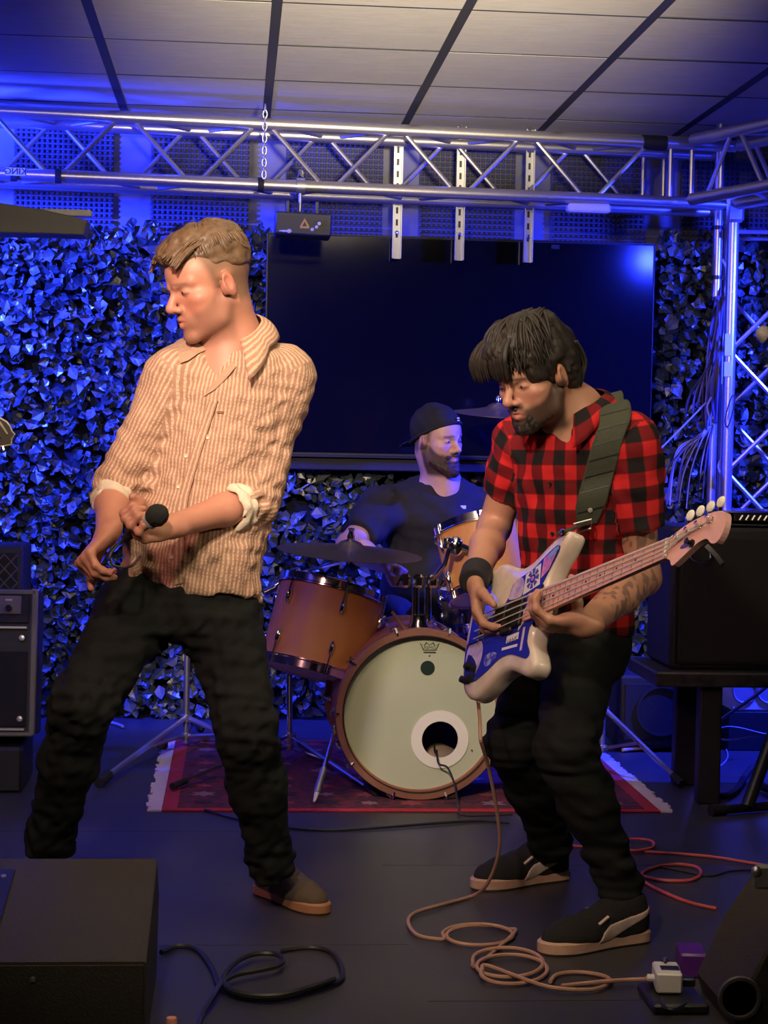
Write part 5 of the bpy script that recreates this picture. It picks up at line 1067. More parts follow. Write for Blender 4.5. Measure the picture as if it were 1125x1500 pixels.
# hair
T = SDF(); T.el(h1.w(0, -.020, .050), np.array((.078, .098, .086)) * 1.07, h1.R, .02); T.el(h1.w(-.005, .040, .094), np.array((.054, .058, .028)) * 1.07, h1.R, .03); T.el(h1.w(0, -.02, .105), np.array((.060, .082, .026)) * 1.07, h1.R, .03); T.el(h1.w(0, .080, .082), np.array((.045, .022, .018)) * 1.07, h1.R, .02)
T.plane(h1.w(0, .030, .045), h1.R @ V(0, .25, -1), .012); T.plane(h1.w(0, -.1, .0), h1.R @ V(0, -.75, -1.), .012)
wv = waves(31, 8, .010, .024, .0012, (1, .12, .2)); wv2 = waves(32, 6, .04, .09, .0022)
def hd_(P): q = h1.loc(P); return wv(q * V(1, .35, 1) * 1.0) + wv2(P)
T.disp = hd_; T.amp = .012; v, f = mesh_sdf(T, .0032); hr = fast_mesh('hair', v, f, M_hair1, sg)
r = np.random.default_rng(5); paths = []
for i in range(330):
    x = r.uniform(-.066, .066); y0 = r.uniform(-.09, .06); L = r.uniform(.05, .09); zt = .111 - 8 * x * x; f0 = lambda y: zt + .016 - 4.5 * (y - .005) ** 2 * (1 if y < 0 else .9)
    ys = [y0 + L * t for t in (0, .33, .66, 1)]; lift = r.uniform(.000, .007); sw = r.uniform(-.015, .008)
    paths.append([h1.w(x + sw * t, min(y, .104), f0(min(y, .104)) + lift * math.sin(2.2 * t)) for t, y in zip((0, .33, .66, 1), ys)])
for i in range(420):
    a = r.uniform(-2.9, 2.9); e0 = r.uniform(.25, 1.15); L = r.uniform(.22, .42); P = []
    if abs(a) < .75: continue
    for t in (0, .33, .66, 1):
        e = e0 + L * t; P.append(h1.w(.0805 * math.sin(a) * math.sin(e), -.020 + .1005 * math.cos(a) * math.sin(e), .050 + .090 * math.cos(e) + .004))
    paths.append(P)
locks('hair_lock', paths, .0030, M_hair1, sg, 6)
# trousers
hipR, knR, anR = at(200, 893, 4.45), at(121, 1030, 4.26), at(72, 1232, 4.52); hipL, knL, anL = at(322, 893, 4.47), at(362, 1075, 4.30), at(398, 1262, 4.46)
S = SDF(); S.loft(at(262, 935, 4.46), at(277, 840, 4.46), side, [(0, .155, .12, 0, 0), (.5, .178, .128, 0, 0), (1, .165, .12, 0, 0)], .05, rnd=.04)
for hp_, kn, an, kk in ((hipR, knR, anR, 1.0), (hipL, knL, anL, 1.0)):
    S.rc(hp_, kn, .102 * kk, .073, .05); m_ = kn * .6 + an * .4; S.rc(kn, m_, .073, .070, .03); S.rc(m_, an, .068, .054, .03); dn = nrm(an - kn); S.cc(an - dn * .05, an + dn * .03, .054, .056, .02)
w1 = waves(41, 8, .04, .11, .004); w2 = waves(42, 7, .03, .07, .003, (.3, .3, 1.5))
def dsp(P):
    g = sum(np.exp(-((P - q) ** 2).sum(1) / .02) for q in (knR, knL, anR, anL, at(262, 930, 4.4))); return w1(P) * (.6 + .6 * g) + w2(P) * (.3 + 1.3 * g)
S.disp = dsp; S.amp = .015; v, f = mesh_sdf(S, .006); fast_mesh('trousers', v, f, M_pants, sg)
M_shoe1 = mat('brown_suede', (.085, .060, .040), .85, bump=(260, .4)); M_sole1 = mat('gum_sole', (.36, .17, .085), .6); M_lace = mat('dark_lace', (.03, .028, .025), .8)
hl, te = fl(383, 1308), fl(478, 1341); hl = hl + nrm(te - hl) * -.01; shoe(sg, hl, te, M_shoe1, M_sole1, .285, None, 1, True, M_lace)
hl2 = V(anR[0] + .03, anR[1] + .05, 0); shoe(sg, hl2, hl2 + V(-.22, -.18, 0), M_shoe1, M_sole1, .285, None, -1, True, M_lace)
# microphone held in the left hand
mh, mt_ = at(230, 755, 4.095), at(192, 782, 4.145); md = nrm(mh - mt_)
mc_ = thing('microphone', mt_, 'black handheld microphone with a foam ball in the singer\'s hand', 'microphone')
T = SDF(); T.el(mh, (.026, .026, .029), np.stack(frame(md), 1), .01); T.disp = waves(51, 6, .008, .015, .0007); T.amp = .003; v, f = mesh_sdf(T, .0025); fast_mesh('foam_ball', v, f, mat('mic_foam', (.012, .014, .012), .95), mc_)
MB().tube([mh - md * .02, mt_ - md * .008], [.016, .011], 14).build('handle', M_blackm, mc_); MB().ring([(.017, -.004), (.021, -.004), (.021, .004), (.017, .004)], mh - md * .024, md, 18).build('collar_ring', M_silver, mc_)
jk = mt_ - md * .008; MB().tube([jk, jk - md * .018], .009, 10).build('plug', M_black, mc_)
tag(MB().tube(spline([jk - md * .016, at(176, 795, 4.13), at(162, 812, 4.11), at(164, 826, 4.11), at(178, 831, 4.11), at(194, 828, 4.14), at(205, 815, 4.3)], 6), .0032, 8).build('microphone_cable', M_cab[0]), 'black microphone cable looping down from the singer\'s hand', 'cable')
tag(MB().tube(spline([at(178, 795, 4.14), at(166, 800, 4.13), at(158, 812, 4.13), at(150, 826, 4.15), at(146, 832, 4.17)], 6), .0032, 8).build('microphone_cable', M_cab[0]), 'black microphone cable end pinched in the singer\'s fingers', 'cable')
# ================================================================== bassist
SK2 = (.46, .235, .155); M_hair2 = hairmat('hair_dark', (.010, .008, .0065), (.026, .020, .016), .55)
bs = thing('person', at(850, 1300, 4.4) * V(1, 1, 0), 'bassist in a red and black plaid shirt, head bowed over a bass guitar', 'person', 'the band on stage')
fd = nrm(V(-.72, -.70, 0)); sd2 = nrm(V(.70, -.72, 0))
nb2 = at(846, 598, 4.45); shR2, elR2, wrR2 = at(766, 645, 4.55), at(724, 772, 4.68), at(706, 850, 4.40); shL2, elL2, wrL2 = at(921, 648, 4.36), at(941, 846, 4.38), at(858, 884, 4.155)
h2 = Head(at(784, 550, 4.37), V(-.74, -.56, -.37), V(-.30, -.16, 1), 1.03)
b0_, b1_ = at(848, 935, 4.47), at(845, 612, 4.46)
sec2 = [(0, .150, .108, 0, 0), (.25, .152, .112, -.004, 0), (.5, .158, .112, -.012, 0), (.75, .178, .118, -.006, 0), (.92, .170, .105, 0, 0), (1, .125, .085, 0, 0)]
S = SDF(); h2.prims(S, nose=1.06, brow=1.1)
S.rc(h2.w(0, -.034, -.045), nb2, .060, .062, .03); S.rc(h2.w(0, .0, -.08), nb2 + fd * .05 + V(0, 0, -.03), .042, .045, .03); S.loft(b0_, b1_, sd2, [(t, a - .020, b - .022, c, d) for t, a, b, c, d in sec2], .04)
for sh, el, wr, k in ((shR2, elR2, wrR2, 1.0), (shL2, elL2, wrL2, 1.05)):
    S.rc(nb2 + V(0, 0, -.07), sh, .05, .050 * k, .04); S.rc(sh, el, .054 * k, .043 * k, .03)
S.ch([nb2 + fd * .015 + V(0, 0, -.02), nb2 + fd * .035 + V(0, 0, -.12)], [.062, .064], .04)
# ---- the bass guitar frame, needed for the hands
E_ = at(682, 932, 4.40); T_ = None
for yt in np.linspace(4.3, 3.3, 200):
    T_ = at(1066, 770, yt)
    if np.linalg.norm(T_ - E_) >= 1.03: break
D_ = nrm(T_ - E_); sy = -(.22 * D_[0] + .97 * D_[2]) / D_[1]; S_b = nrm(V(.22, sy, .97)); N_b = np.cross(S_b, D_); N_b = N_b if N_b[1] < 0 else -N_b; N_b = nrm(N_b)
BG = lambda x, y, z=0.0: E_ + D_ * x + S_b * y * 1.12 + N_b * z
dR = nrm(-S_b * .95 + D_ * .22 - N_b * .12); hw = BG(.100, .085, .050); nR = nrm(-N_b * .75 + D_ * .6); wrR2 = hw - dR * .022
S.rc(elR2, elR2 * .62 + wrR2 * .38, .043, .043, .02); S.rc(elR2 * .62 + wrR2 * .38, wrR2, .043, .030, .02)
t2R = hand(S, hw, dR, nR, 1 if np.dot(np.cross(dR, nR), D_) > 0 else -1, [(22, 38, 25), (30, 40, 25), (26, 34, 22), (18, 28, 18)], .98, ((.55, .75, .35), (10, 12)))
# left hand under and around the neck
dL = nrm(N_b * .85 - S_b * .15 - D_ * .40); kc = BG(.385, -.053, .0); wrL2 = kc - dL * .088; nL = S_b
S.rc(elL2, elL2 * .62 + wrL2 * .38, .045, .045, .02); S.rc(elL2 * .62 + wrL2 * .38, wrL2, .045, .030, .02)
t2L = hand(S, wrL2, dL, nL, 1 if np.dot(np.cross(dL, nL), D_) > 0 else -1, [(38, 48, 30), (42, 48, 30), (40, 46, 30), (34, 46, 28)], .96, ((.30, .10, .90), (10, 10)), spread=.05)
SB2 = S; v, f = mesh_sdf(S, .0032); col = np.tile(np.array(SK2), (len(v), 1)); h2.paint(v, col, SK2, bcol=(.035, .024, .02), bamt=.88, brow=(.02, .014, .01), red=(.50, .20, .13))
# tattoos on the left arm
tw_ = waves(61, 7, .018, .05, 1.0); ar_ = np.minimum(np.linalg.norm(np.cross(v - shL2, nrm(elL2 - shL2)), axis=1), np.linalg.norm(np.cross(v - elL2, nrm(wrL2 - elL2)), axis=1)); dm = ((v - elL2) @ nrm(wrL2 - elL2)); inA = (np.linalg.norm(v - (elL2 * .6 + wrL2 * .4), axis=1) < .15) | (np.linalg.norm(v - (elL2 * .75 + shL2 * .25), axis=1) < .10)
m = (sst(tw_(v), .1, .5) * .62 * inA)[:, None]; col = col * (1 - m) + np.array((.07, .06, .06)) * m
fast_mesh('body', v, f, M_skin, bs, col=col); eyes(h2, bs, M_iris)
# plaid shirt
S = SDF(); S.loft(b0_, b1_, sd2, sec2, .05, rnd=.03); S.rc(shR2 * .35 + nb2 * .65 + V(0, 0, -.06), shR2, .058, .062, .05); S.rc(shL2 * .35 + nb2 * .65 + V(0, 0, -.06), shL2, .058, .066, .05); S.rc(nb2 + V(.02, .02, -.05), nb2 + V(.0, .02, -.13), .078, .105, .05)
cR, cL = shR2 * .38 + elR2 * .62, shL2 * .36 + elL2 * .64
S.cc(shR2, cR, .068, .060, .03); S.cc(shL2, cL, .072, .070, .03); S.rc(shR2, shR2 * .7 + elR2 * .3, .068, .064, .03); S.rc(shL2, shL2 * .7 + elL2 * .3, .072, .069, .03)
S.rc(nb2 + V(0, 0, .1), nb2 + V(-.01, -.01, -.005), .062, .066, .02, '-'); S.ch([nb2 + fd * .07 + V(0, 0, .03), nb2 + fd * .115 + V(0, 0, -.045), nb2 + fd * .13 + V(0, 0, -.085)], [.040, .020, .004], .008, '-')
S.plane(at(850, 928, 4.47), V(.04, 0, -1), .004)
wa, wb = waves(71, 8, .035, .09, .0026), waves(72, 6, .09, .2, .005, (.5, .5, 1)); S.disp = lambda P: wa(P) + wb(P) * .8; S.amp = .014
v, f = mesh_sdf(S, .0045); U, VV, W_ = cloth_uv(v, [(b0_, b1_ + V(0, 0, .05), .150, fd, 0, 0), (shR2, cR, .066, fd, .02, .03), (shL2, cL, .070, fd, .01, .045)]); fast_mesh('shirt', v, f, M_plaid, bs, {'cu': U, 'cv': VV})
S2 = S
collar('collar', nb2 + V(-.004, -.008, -.004), V(-.10, -.12, 1), fd, M_plaid, bs, .071, .108, .045, .000, .038, 30, .045)
for q in (.30, .52, .72): p = on_front(S2, b0_ * q + b1_ * (1 - q) + fd * .3 , -fd); MB().lathe([(.0055, 0), (.0055, .003), (.003, .002)], p, fd, 10).build('button', M_black, bs)
# wristband
d = nrm(hw - elR2); T = SDF(); wd = nrm(wrR2 - elR2); T.cc(wrR2 - wd * .045, wrR2 + wd * .03, .040, .037, .004, rnd=.008); v, f = mesh_sdf(T, .004); fast_mesh('wristband', v, f, M_tee, bs)
# hair and beard
T = SDF(); T.el(h2.w(0, -.022, .042), np.array((.088, .112, .092)) * 1.05, h2.R, .02); T.el(h2.w(.0, .055, .098), np.array((.066, .062, .034)) * 1.05, h2.R, .03); T.el(h2.w(0, -.06, -.02), np.array((.074, .062, .062)) * 1.05, h2.R, .03); T.el(h2.w(-.02, .095, .068), np.array((.052, .026, .032)) * 1.05, h2.R, .03); T.el(h2.w(.0, -.01, .12), np.array((.07, .08, .03)) * 1.05, h2.R, .03)
for sx in (-1, 1): T.el(h2.w(sx * .060, .035, .040), np.array((.024, .040, .044)) * 1.05, h2.R, .02); T.el(h2.w(sx * .092, -.004, -.010), np.array((.022, .016, .036)) * 1.05, h2.R, .006, '-')
T.el(h2.w(0, .115, -.030), np.array((.075, .068, .066)) * 1.05, h2.R, .012, '-')
wv = waves(81, 9, .012, .028, .0016, (1, .15, .25)); wv2 = waves(82, 6, .04, .09, .003); T.disp = lambda P: wv((P - h2.o) @ h2.R) + wv2(P); T.amp = .014; v, f = mesh_sdf(T, .0034); fast_mesh('hair', v, f, M_hair2, bs)
r = np.random.default_rng(15); paths = []
for i in range(330):
    a = r.uniform(-1.35, 1.35); x0 = .004 * r.normal(); e = r.uniform(.7, 1.12); t_ = np.array([0, .25, .5, .75, 1.0]) * e; lift = r.uniform(0, .012)
    st_ = V(r.uniform(-.04, .04), r.uniform(-.06, .03), .135); dirx, diry = math.sin(a), math.cos(a)
    P = []
    for t in t_:
        ang = t * 1.45; rad = V(.092 + lift, .118 + lift, .100 + lift); q = V(st_[0] * (1 - t) + dirx * math.sin(ang) * rad[0], st_[1] * (1 - t) - .012 * t + diry * math.sin(ang) * rad[1], .040 + math.cos(ang) * rad[2]); P.append(h2.w(*q))
    paths.append(P)
for i in range(90):   # fringe falling forward and down
    x0 = r.uniform(-.065, .055); L = r.uniform(.6, 1.1); P = [h2.w(x0 * .6, .05, .128), h2.w(x0 * .85 - .005, .098, .112), h2.w(x0 - .012, .112 + .012 * L, .078), h2.w(x0 - .018, .110 + .016 * L * r.uniform(.3, 1), .076 - .050 * L)]; paths.append(P)
for i in range(70):   # nape
    a = r.uniform(-1, 1); P = [h2.w(a * .07, -.098, .05), h2.w(a * .072, -.108, .0), h2.w(a * .066, -.094, -.035), h2.w(a * .06, -.078 - r.uniform(0, .008), -.062)]; paths.append(P)
locks('hair_lock', paths, .0048, M_hair2, bs, 16)
T = SDF(); k = 1.03
for sx in (-1, 1): T.rc(h2.w(sx * .048, .026, -.080), h2.w(sx * .012, .080, -.106), .0165 * k, .017 * k, .012); T.rc(h2.w(sx * .026, .084, -.058), h2.w(0, .096, -.051), .0045 * k, .005 * k, .006); T.rc(h2.w(sx * .027, .082, -.06), h2.w(sx * .022, .080, -.095), .006 * k, .012 * k, .008)
T.el(h2.w(0, .086, -.105), np.array((.018, .014, .014)) * k, h2.R, .012); T.disp = waves(85, 8, .007, .014, .0014); T.amp = .005; v, f = mesh_sdf(T, .003); fast_mesh('beard', v, f, M_hair2, bs)
# trousers
hpR, kR, aR = at(800, 965, 4.53), at(752, 1088, 4.42), at(806, 1232, 4.72); hpL, kL, aL = at(850, 965, 4.42), at(829, 1098, 4.14), at(905, 1286, 4.20)
S = SDF(); S.loft(at(842, 985, 4.47), at(850, 890, 4.47), sd2, [(0, .130, .105, 0, 0), (.5, .148, .110, 0, 0), (1, .135, .10, 0, 0)], .05, rnd=.04)
for hp_, kn, an, q in ((hpR, kR, aR, .96), (hpL, kL, aL, 1.0)):
    S.rc(hp_, kn, .092 * q, .072 * q, .05); m_ = kn * .6 + an * .4; S.rc(kn, m_, .072 * q, .066 * q, .03); S.rc(m_, an, .065 * q, .050, .03); dn = nrm(an - kn); S.cc(an - dn * .05, an + dn * .045, .050, .055, .02)
w1, w2 = waves(91, 8, .04, .11, .0035), waves(92, 7, .03, .07, .003, (.3, .3, 1.5)); S.disp = lambda P: w1(P) * (.6 + .6 * sum(np.exp(-((P - q) ** 2).sum(1) / .02) for q in (kR, kL, aR, aL))) + w2(P) * (.3 + 1.3 * sum(np.exp(-((P - q) ** 2).sum(1) / .016) for q in (kR, kL, aR, aL))); S.amp = .015
v, f = mesh_sdf(S, .006); fast_mesh('trousers', v, f, M_pants, bs)
M_shoe2 = mat('black_suede', (.010, .010, .010), .9, bump=(260, .4)); M_sole2 = mat('cream_sole', (.56, .38, .28), .6, vary=(30, (.48, .28, .20), .2)); M_form = mat('grey_leather', (.50, .40, .35), .6)
hl, te = fl(946, 1376), fl(790, 1398); shoe(bs, hl + nrm(te - hl) * -.002, te, M_shoe2, M_sole2, max(.27, min(.31, np.linalg.norm(te - hl) + .01)), M_form, -1, True, M_rubber)
hl, te = fl(830, 1286), fl(695, 1303); shoe(bs, hl, te, M_shoe2, M_sole2, max(.27, min(.31, np.linalg.norm(te - hl) + .01)), M_form, -1, True, M_rubber)
# ================================================================== bass guitar
gt = thing('bass_guitar', E_ + D_ * .2 - N_b * .02, 'cream bass guitar with stickered blue pickguard and pink-lit maple neck', 'guitar')
outb = [(0, 0), (.004, .055), (.028, .110), (.075, .146), (.125, .150), (.185, .128), (.235, .114), (.285, .122), (.335, .142), (.38, .156), (.412, .156), (.420, .142), (.402, .115), (.372, .085), (.356, .056), (.35, .034), (.33, .030), (.33, -.030), (.342, -.034), (.330, -.052), (.327, -.078), (.346, -.106), (.358, -.132), (.346, -.150), (.318, -.154), (.282, -.140), (.238, -.126), (.19, -.130), (.145, -.150), (.09, -.164), (.04, -.142), (.010, -.080)]
sp_ = [p for p in spline([V(*p) for p in outb], 4, True)]
def inset2(pts, d):
    n = len(pts); area = sum(pts[i][0] * pts[(i + 1) % n][1] - pts[(i + 1) % n][0] * pts[i][1] for i in range(n)); s = 1 if area > 0 else -1; R = []
    for i in range(n): t = nrm(pts[(i + 2) % n] - pts[i - 2]); R.append(pts[i] + s * V(-t[1], t[0]) * d)
    return R
BT = .052; lay = [(.014, -BT), (.004, -BT + .003), (0, -BT + .011), (0, -.011), (.004, -.003), (.014, 0)]
vs = []; fs = []; n = len(sp_)
for ins, z in lay:
    for p in inset2(sp_, ins): vs.append(BG(p[0], p[1], z))
for i in range(len(lay) - 1):
    for k in range(n): fs.append((i * n + k, i * n + (k + 1) % n, (i + 1) * n + (k + 1) % n, (i + 1) * n + k))
fs += [tuple(range(n))[::-1], tuple((len(lay) - 1) * n + k for k in range(n))]
mesh_obj('guitar_body', vs, fs, mat('guitar_cream', (.74, .66, .58), .3, coat=.5, vary=(24, (.66, .54, .46), .15)), gt, auto=50)
M_pgb = mat('pickguard_blue', (.02, .025, .34), .25, coat=.5); M_lil = mat('sticker_lilac', (.56, .46, .72), .5, vary=(30, (.34, .24, .62), .08)); M_pinkS = mat('sticker_pink', (.70, .25, .48), .5, vary=(40, (.35, .12, .55), .1)); M_ink = mat('sticker_ink', (.07, .05, .30), .5); M_whS = mat('sticker_white', (.70, .68, .74), .5); M_salm = mat('sticker_salmon', (.72, .24, .20), .5)
pg = [(.02, -.03), (.03, -.10), (.075, -.140), (.14, -.125), (.19, -.105), (.24, -.103), (.285, -.118), (.318, -.130), (.330, -.118), (.310, -.085), (.312, -.05), (.33, -.032), (.33, .032), (.345, .065), (.370, .100), (.392, .132), (.38, .142), (.335, .128), (.285, .106), (.235, .098), (.20, .085), (.18, .045), (.10, .020), (.06, .0)]
def flat(name, pts, z, th, m, n=3, closed=True): p = spline([V(*q) for q in pts], n, True) if n else [V(*q) for q in pts]; return MB().prism([(q[0], q[1]) for q in p], BG(0, 0, z), D_, S_b, th if np.dot(np.cross(D_, S_b), N_b) > 0 else -th).build(name, m, gt, smooth=False)
flat('pickguard', pg, .0, .0025, M_pgb)
flat('sticker', [(.19, .055), (.21, .09), (.24, .096), (.255, .075), (.25, .045), (.215, .045)], .0026, .0006, M_lil); flat('sticker', [(.258, .045), (.258, .098), (.320, .112), (.328, .055)], .0026, .0006, M_whS, 0); flat('sticker', [(.33, .07), (.33, .122), (.376, .138), (.384, .126), (.360, .085)], .0026, .0006, M_pinkS, 0)
for k in range(8):
    a = k * math.pi / 4; c = V(.293, .079); u1 = V(math.cos(a), math.sin(a)); u2 = V(-u1[1], u1[0]); flat('sticker_print', [tuple(c + u1 * .013 + u2 * .004), tuple(c + u1 * .026 + u2 * .007), tuple(c + u1 * .026 - u2 * .007), tuple(c + u1 * .013 - u2 * .004)], .0033, .0004, M_ink, 0)
flat('sticker_print', [(.293 + .012 * math.cos(a), .079 + .012 * math.sin(a)) for a in np.linspace(0, 6.28, 14, endpoint=False)], .0033, .0004, M_pgb, 0); flat('sticker_print', [(.293 + .0065 * math.cos(a), .079 + .0065 * math.sin(a)) for a in np.linspace(0, 6.28, 12, endpoint=False)], .0038, .0004, M_pinkS, 0)
flat('sticker', [(.355, .112), (.352, .125), (.388, .139), (.392, .130)], .0034, .0005, mat('sticker_teal', (.15, .35, .62), .5), 0)
flat('sticker', [(.03, -.045), (.035, -.10), (.08, -.125), (.105, -.09), (.10, -.045), (.06, -.02)], .0026, .0006, M_lil); flat('sticker', [(.12, -.085), (.135, -.112), (.172, -.102), (.176, -.086), (.150, -.078)], .0026, .0006, mat('sticker_swirl', (.30, .32, .62), .5, vary=(60, (.05, .05, .4), .05)))
flat('sticker', [(.215, -.052), (.215, -.070), (.268, -.070), (.268, -.052)], .0026, .0006, M_whS, 0); text_mesh('sticker_text', 'VANS', M_ink, gt, BG(.2415, -.0615, .0034), D_, S_b, .019)
flat('sticker', [(.20, -.078), (.20, -.085), (.27, -.090), (.27, -.083)], .0026, .0006, M_whS, 0); flat('sticker', [(.285, -.045), (.285, -.105), (.294, -.105), (.294, -.045)], .0026, .0006, M_lil, 0)
flat('sticker', [(.262, -.048), (.282, -.030), (.308, -.018), (.312, .008), (.290, .014), (.272, -.006)], .0026, .0006, M_whS); flat('sticker_print', [(.270, -.036), (.288, -.024), (.302, -.012), (.303, .003), (.290, .006), (.278, -.012)], .0033, .0004, M_salm)
# pickups, bridge, knobs, neck
for (c, s) in (((.175, .012), (.05, .048)), ((.215, -.02), (.05, .048)), ((.245, .0), (.06, .075))): MB().box(BG(c[0], c[1], .007), (s[0], s[1], .012), np.stack([D_, S_b, N_b], 1), .003).build('pickup', M_black, gt)
flat('control_plate', [(.04, -.06), (.04, -.13), (.075, -.138), (.09, -.10)], .0034, .001, M_blackm); 
for c in ((.055, -.085), (.075, -.115), (.045, -.115)): MB().lathe([(.0095, 0), (.0085, .014), (0, .015)], BG(c[0], c[1], .003), N_b, 14).build('knob', M_blackm, gt)
MB().box(BG(.065, 0, .006), (.05, .08, .012), np.stack([D_, S_b, N_b], 1), .003).build('bridge', M_chrome, gt)
M_string = mat('steel_string', (.75, .72, .70), .4, .3); M_maple = mat('maple_neck', (.74, .40, .36), .35, coat=.4); NL = .845
vs = []; fs = []
for i in range(9):
    t = i / 8; x = .30 + (NL - .30) * t; hw_ = .031 - .010 * t
    for (yy, zz) in ((-1, .012), (1, .012), (1, .004), (.72, -.008), (0, -.013), (-.72, -.008), (-1, .004)): vs.append(BG(x, yy * hw_, zz))
for i in range(8):
    for k in range(7): fs.append((i * 7 + k, i * 7 + (k + 1) % 7, (i + 1) * 7 + (k + 1) % 7, (i + 1) * 7 + k))
fs += [tuple(range(7))[::-1], tuple(56 + k for k in range(7))]; mesh_obj('neck', vs, fs, M_maple, gt, auto=40)
for k in range(1, 20):
    x = .08 + (NL - .08) * 2 ** (-k / 12.0); x = .08 + (NL - .08) * (1 - 2 ** (-k / 12.0)); x = NL - (NL - .08) * (1 - 2 ** (-k / 12.0))
    if x < .31: break
    hw_ = .031 - .010 * (x - .30) / (NL - .30); MB().box(BG(x, 0, .0125), (.0022, hw_ * 2, .0016), np.stack([D_, S_b, N_b], 1)).build('fret', M_chrome, gt, smooth=False)
    if k in (3, 5, 7, 9, 12, 15, 17): MB().lathe([(.0035, 0), (.0035, .0006)], BG(x + .012, 0, .0121), N_b, 10).build('fret_dot', M_black, gt)
hs_ = [(NL, -.021), (NL + .012, -.030), (NL + .022, -.046), (NL + .045, -.040), (NL + .10, -.018), (NL + .132, -.016), (NL + .148, -.030), (NL + .168, -.034), (NL + .186, -.016), (NL + .190, .016), (NL + .176, .034), (NL + .13, .042), (NL + .07, .040), (NL + .02, .030), (NL, .021)]
flat('headstock', hs_, -.006, .014, M_maple, 3); MB().box(BG(NL, 0, .013), (.005, .042, .006), np.stack([D_, S_b, N_b], 1)).build('nut', M_headw, gt)
RB = np.stack([D_, S_b, N_b], 1)
for k in range(4):
    x, y = NL + .040 + k * .034, .012 + .0035 * k
    tn = MB().lathe([(.008, 0), (.008, .002), (.0055, .003), (.005, .014), (.006, .015), (0, .0155)], BG(x, y, .008), N_b, 12).build('tuner_post', M_chrome, gt); MB().tube([BG(x, .035, -.010), BG(x, .052, -.010)], .004, 8).build('tuner_shaft', M_chrome, tn)
    MB().ball(BG(x, .064, -.010), (.014, .013, .005), 12, 8, RB).build('tuner_key', M_headw, tn)
    yb_, yn_ = .028 - .0187 * k, .015 - .010 * k; yb_, yn_ = .027 - .018 * k, .0145 - .0097 * k
    MB().tube([BG(.075, yb_, .016), BG(NL, yn_, .0165), BG(NL + .04 + k * .034 if 1 else 0, .012 + .0035 * k, .0145)] if 0 else [BG(.075, yb_, .017), BG(NL, yn_, .0165), BG(NL + .040 + (3 - k) * .034, .012 + .0035 * (3 - k) - .005, .014)], .0016 + .0003 * (3 - k), 5).build('string', M_string, gt)
MB().lathe([(.009, 0), (.009, .003), (.004, .004), (.005, .013), (.008, .016), (0, .017)], BG(NL + .085, -.012, .008), N_b, 12).build('string_tree', M_blackm, gt)
MB().ball(BG(NL + .060, -.010, .0082), (.017, .006, .0008), 10, 6, RB).build('headstock_print', M_ink, gt)
MB().tube([BG(.09, -.165, -.02), at(700, 1020, 4.33), at(703, 1052, 4.28), at(704, 1085, 4.26)], .0048, 7).build('jack_lead', M_tan, gt); MB().ball(BG(.0, .0, -.02), (.008, .008, .008), 10, 6).build('strap_button', M_chrome, gt)
# ---- strap
M_strap = mat('olive_webbing', (.045, .055, .035), .75, bump=(300, .4)); M_stitch = mat('strap_edge', (.12, .12, .09), .7)
stp = thing('guitar_strap', at(880, 690, 4.3), 'wide olive padded strap over the bassist\'s shoulder, holding the bass', 'strap')
def surf(px, py, off): p = on_front(S2, at(px, py, 3.9), nrm(at(px, py, 4.4) - at(px, py, 3.9))); return p - nrm(at(px, py, 4.4) - at(px, py, 3.9)) * off
lp = [(860, 768), (868, 730), (876, 700), (884, 670), (892, 642), (901, 616)]; pts = [surf(x, y, .012) for x, y in lp]; top_ = nb2 * .38 + shL2 * .62; 
dn_, fw_ = V(0, 0, -1), V(0, -1, 0)
for dy in (-.035, .015, .06): pts.append(on_front(S2, top_ + V(.004, dy, .4), dn_) - dn_ * .012)
for (dx, dz) in ((.0, -.10), (-.02, -.20), (-.05, -.32), (-.09, -.44)): pts.append(on_front(S2, top_ + V(dx, .7, dz), fw_) - fw_ * .012)
pts = spline(pts, 5); sides = []
sv = nrm(V(.94, -.2, .28))
seg = len(pts); wid = [(.045 + .030 * min(1, i / 4)) if i < 30 else .07 for i in range(seg)]
MB().ribbon(pts, wid, [sv] * seg, .011).build('pad', M_strap, stp)
for i in range(3, 30, 4): MB().ribbon([pts[i] - nrm(np.cross(nrm(pts[i + 1] - pts[i]), sv)) * s_ * .0062 + nrm(pts[i + 1] - pts[i]) * q for q in (-.0015, .0015) for s_ in (0,)] if 0 else [pts[i] + nrm(pts[i + 1] - pts[i]) * q for q in (-.0018, .0018)], wid[i] * .98, [sv, sv], .0128).build('pad_seam', M_black, stp)
for s_ in (-1, 1): MB().tube([p + sv * s_ * (w_ / 2 - .003) for p, w_ in zip(pts, wid)], .0062, 6).build('edge_binding', M_strap, stp)
a, b = pts[0], BG(.405, .150, .006); MB().ribbon([a, a * .6 + b * .4 + N_b * .004, b], [.036, .034, .040], [sv, sv, sv], .005).build('leather_tail', M_strap, stp)
MB().lathe([(.0075, 0), (.006, .004), (0, .005)], b + N_b * .003, N_b, 12).build('strap_pin', M_chrome, stp)
fz = nrm(np.cross(nrm(pts[6] - pts[0]), sv)); fz = fz if fz[1] < 0 else -fz; MB().lathe([(.0065, 0), (.005, .003), (0, .004)], pts[3] + fz * .007, fz, 12).build('rivet', M_silver, stp)
bk = a * .8 + b * .2; MB().tube([bk - sv * .022 + V(0, 0, .01), bk + sv * .022 + V(0, 0, .01), bk + sv * .022 - V(0, 0, .012), bk - sv * .022 - V(0, 0, .012)], .0028, 6, True).build('buckle', M_steel, stp)
